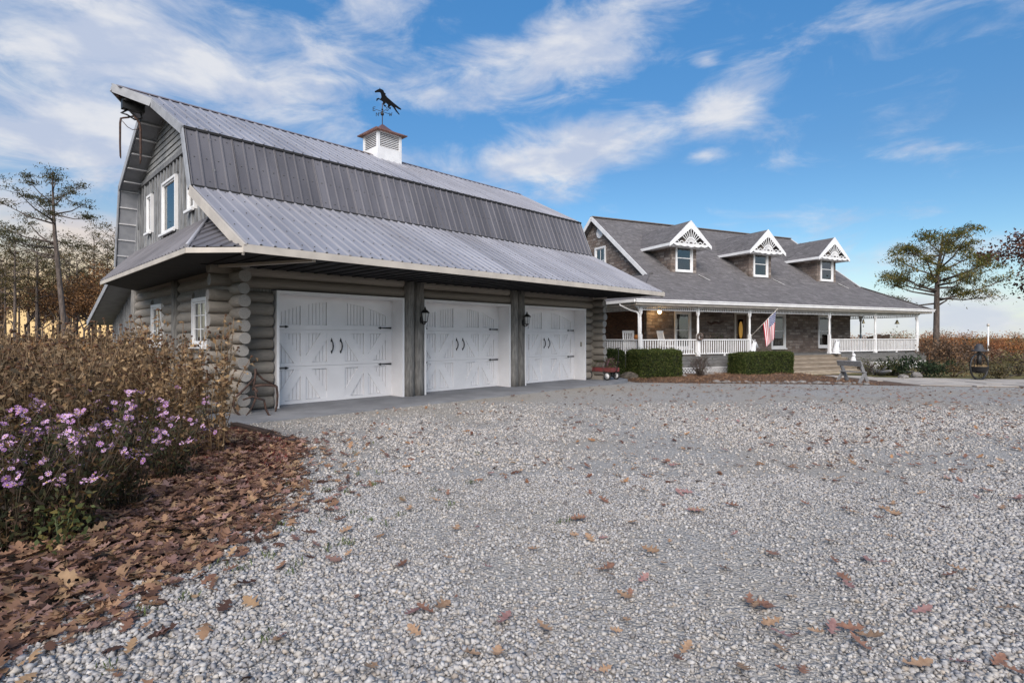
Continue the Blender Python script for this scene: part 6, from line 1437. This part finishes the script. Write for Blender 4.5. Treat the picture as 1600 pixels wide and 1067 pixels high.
# rocks and pine straw along the porch border
def rock(x, y, w_, seed, label, group, m=None, h=.6):
    rr = random.Random(seed); mb = MB(); mb.ball((0, 0, 0), .5, 9, 6, (1, rr.uniform(.6, .9), h)); mb.v = [(a*rr.uniform(.82, 1.12), b_*rr.uniform(.82, 1.12), c*rr.uniform(.8, 1.15)) for a, b_, c in mb.v]; mb.sm = [False]*len(mb.sm)
    mb.build('rock', m or M['rock'], None, loc=(x, y, float(gz(x, y))+w_*h*.28), rot=(0, 0, rr.random()*6), scale=(w_,)*3, label=label, cat='rock', group=group)
rr = random.Random(71)
mb = MB()
def hfront(x): return 22+.4212*(x-5.02)/.907      # the porch eave line on plan
def mound(name, x0, x1, y0f, y1f, h, seed):
    nu, nv = 70, 14; rg = np.random.default_rng(seed); V = []
    for j in range(nv+1):
        for i in range(nu+1):
            x = x0+(x1-x0)*i/nu; y = y0f(x)+(y1f(x)-y0f(x))*j/nv; e = math.sin(PI*min(.5, j/nv*.8))**.6*min(1, i/3, (nu-i)/3); V.append((x, y, float(gz(x, y))+.006+h*e*(.5+.6*float(vnoise(np.array([x]), np.array([y]), 6, 2.2)[0]))))
    a = [(j*(nu+1)+i) for j in range(nv) for i in range(nu)]
    MB().add(V, [(q, q+1, q+nu+2, q+nu+1) for q in a], 0, True).build(name, M['straw'], None, kind='structure')
    V = np.array(V); n = 9000; k_ = rg.integers(len(V), size=n); c = V[k_]+rg.normal(size=(n, 3))*(.12, .12, .012)+(0, 0, .015)
    obj('pine_straw', leaf_mesh('pine_straw', c, .15, .014, rg, [(.24, .145, .09), (.17, .095, .062), (.33, .21, .13), (.12, .075, .05)], M['leaves']), kind='stuff', label='loose pine straw and dry leaves over the porch border', cat='pine straw')
mound('planting_bed', 4.3, 13.05, lambda x: float(gravel_top(x))+.05, lambda x: hfront(x)+.25, .13, 81)
for i in range(34):
    x = 7.3+5.5*i/34+rr.uniform(-.08, .08); y = float(gravel_top(x))+.22+rr.uniform(-.14, .14); rock(x, y, rr.uniform(.16, .36), i, 'flat border stone in the row edging the gravel', 'border stones along the gravel', h=.42)
for i in range(16):
    u = 1.75+2.7*rr.random(); v = -.30+.32*rr.uniform(-1, 1); x, y, _ = local(HF, u, v); rock(x, y, rr.uniform(.22, .45), 100+i, 'rough rock in the pile against the white lattice', 'rocks against the lattice')
x, y = gpt(984, 593, -.12); rock(x, y, .85, 300, 'big rough brown rock between the two hedges', None, mat('brown_boulder', (.17, .14, .11), (.09, .075, .06), 6, .95, bump=.04), .5)
for i, (px, py, w_) in enumerate(((1432, 590, .5), (1395, 586, .55), (1378, 580, .6), (1412, 592, .4), (1365, 585, .45))): x, y = gpt(px, py, -.17); rock(x, y, w_, 400+i, 'rock lying beside the juniper at the walk edge', 'rocks beside the juniper')
def driftwood(px0, py0, px1, py1, r, label):
    a, b_ = gpt(px0, py0, -.17), gpt(px1, py1, -.17); z = -.17+r; R_ = thing('driftwood', label, 'driftwood', (a[0], a[1], z-r)); d_ = Vector((b_[0]-a[0], b_[1]-a[1], 0))
    MB().tube([(0, 0, r), d_*.3+Vector((0, .05, r*1.2)), d_*.65+Vector((0, -.04, r)), d_+Vector((0, 0, r*2.2))], [r*.9, r, r*.8, r*.3], 8).build('trunk', M['benchwood'], R_); MB().tube([d_*.6+Vector((0, 0, r)), d_*.8+Vector((0, -.1, r*3.2))], [r*.5, r*.12], 6).build('branch', M['benchwood'], R_)
driftwood(1352, 582, 1392, 590, .13, 'grey driftwood log lying beside the end of the steps'); driftwood(1393, 583, 1428, 587, .09, 'pale curved driftwood branch in front of the juniper')
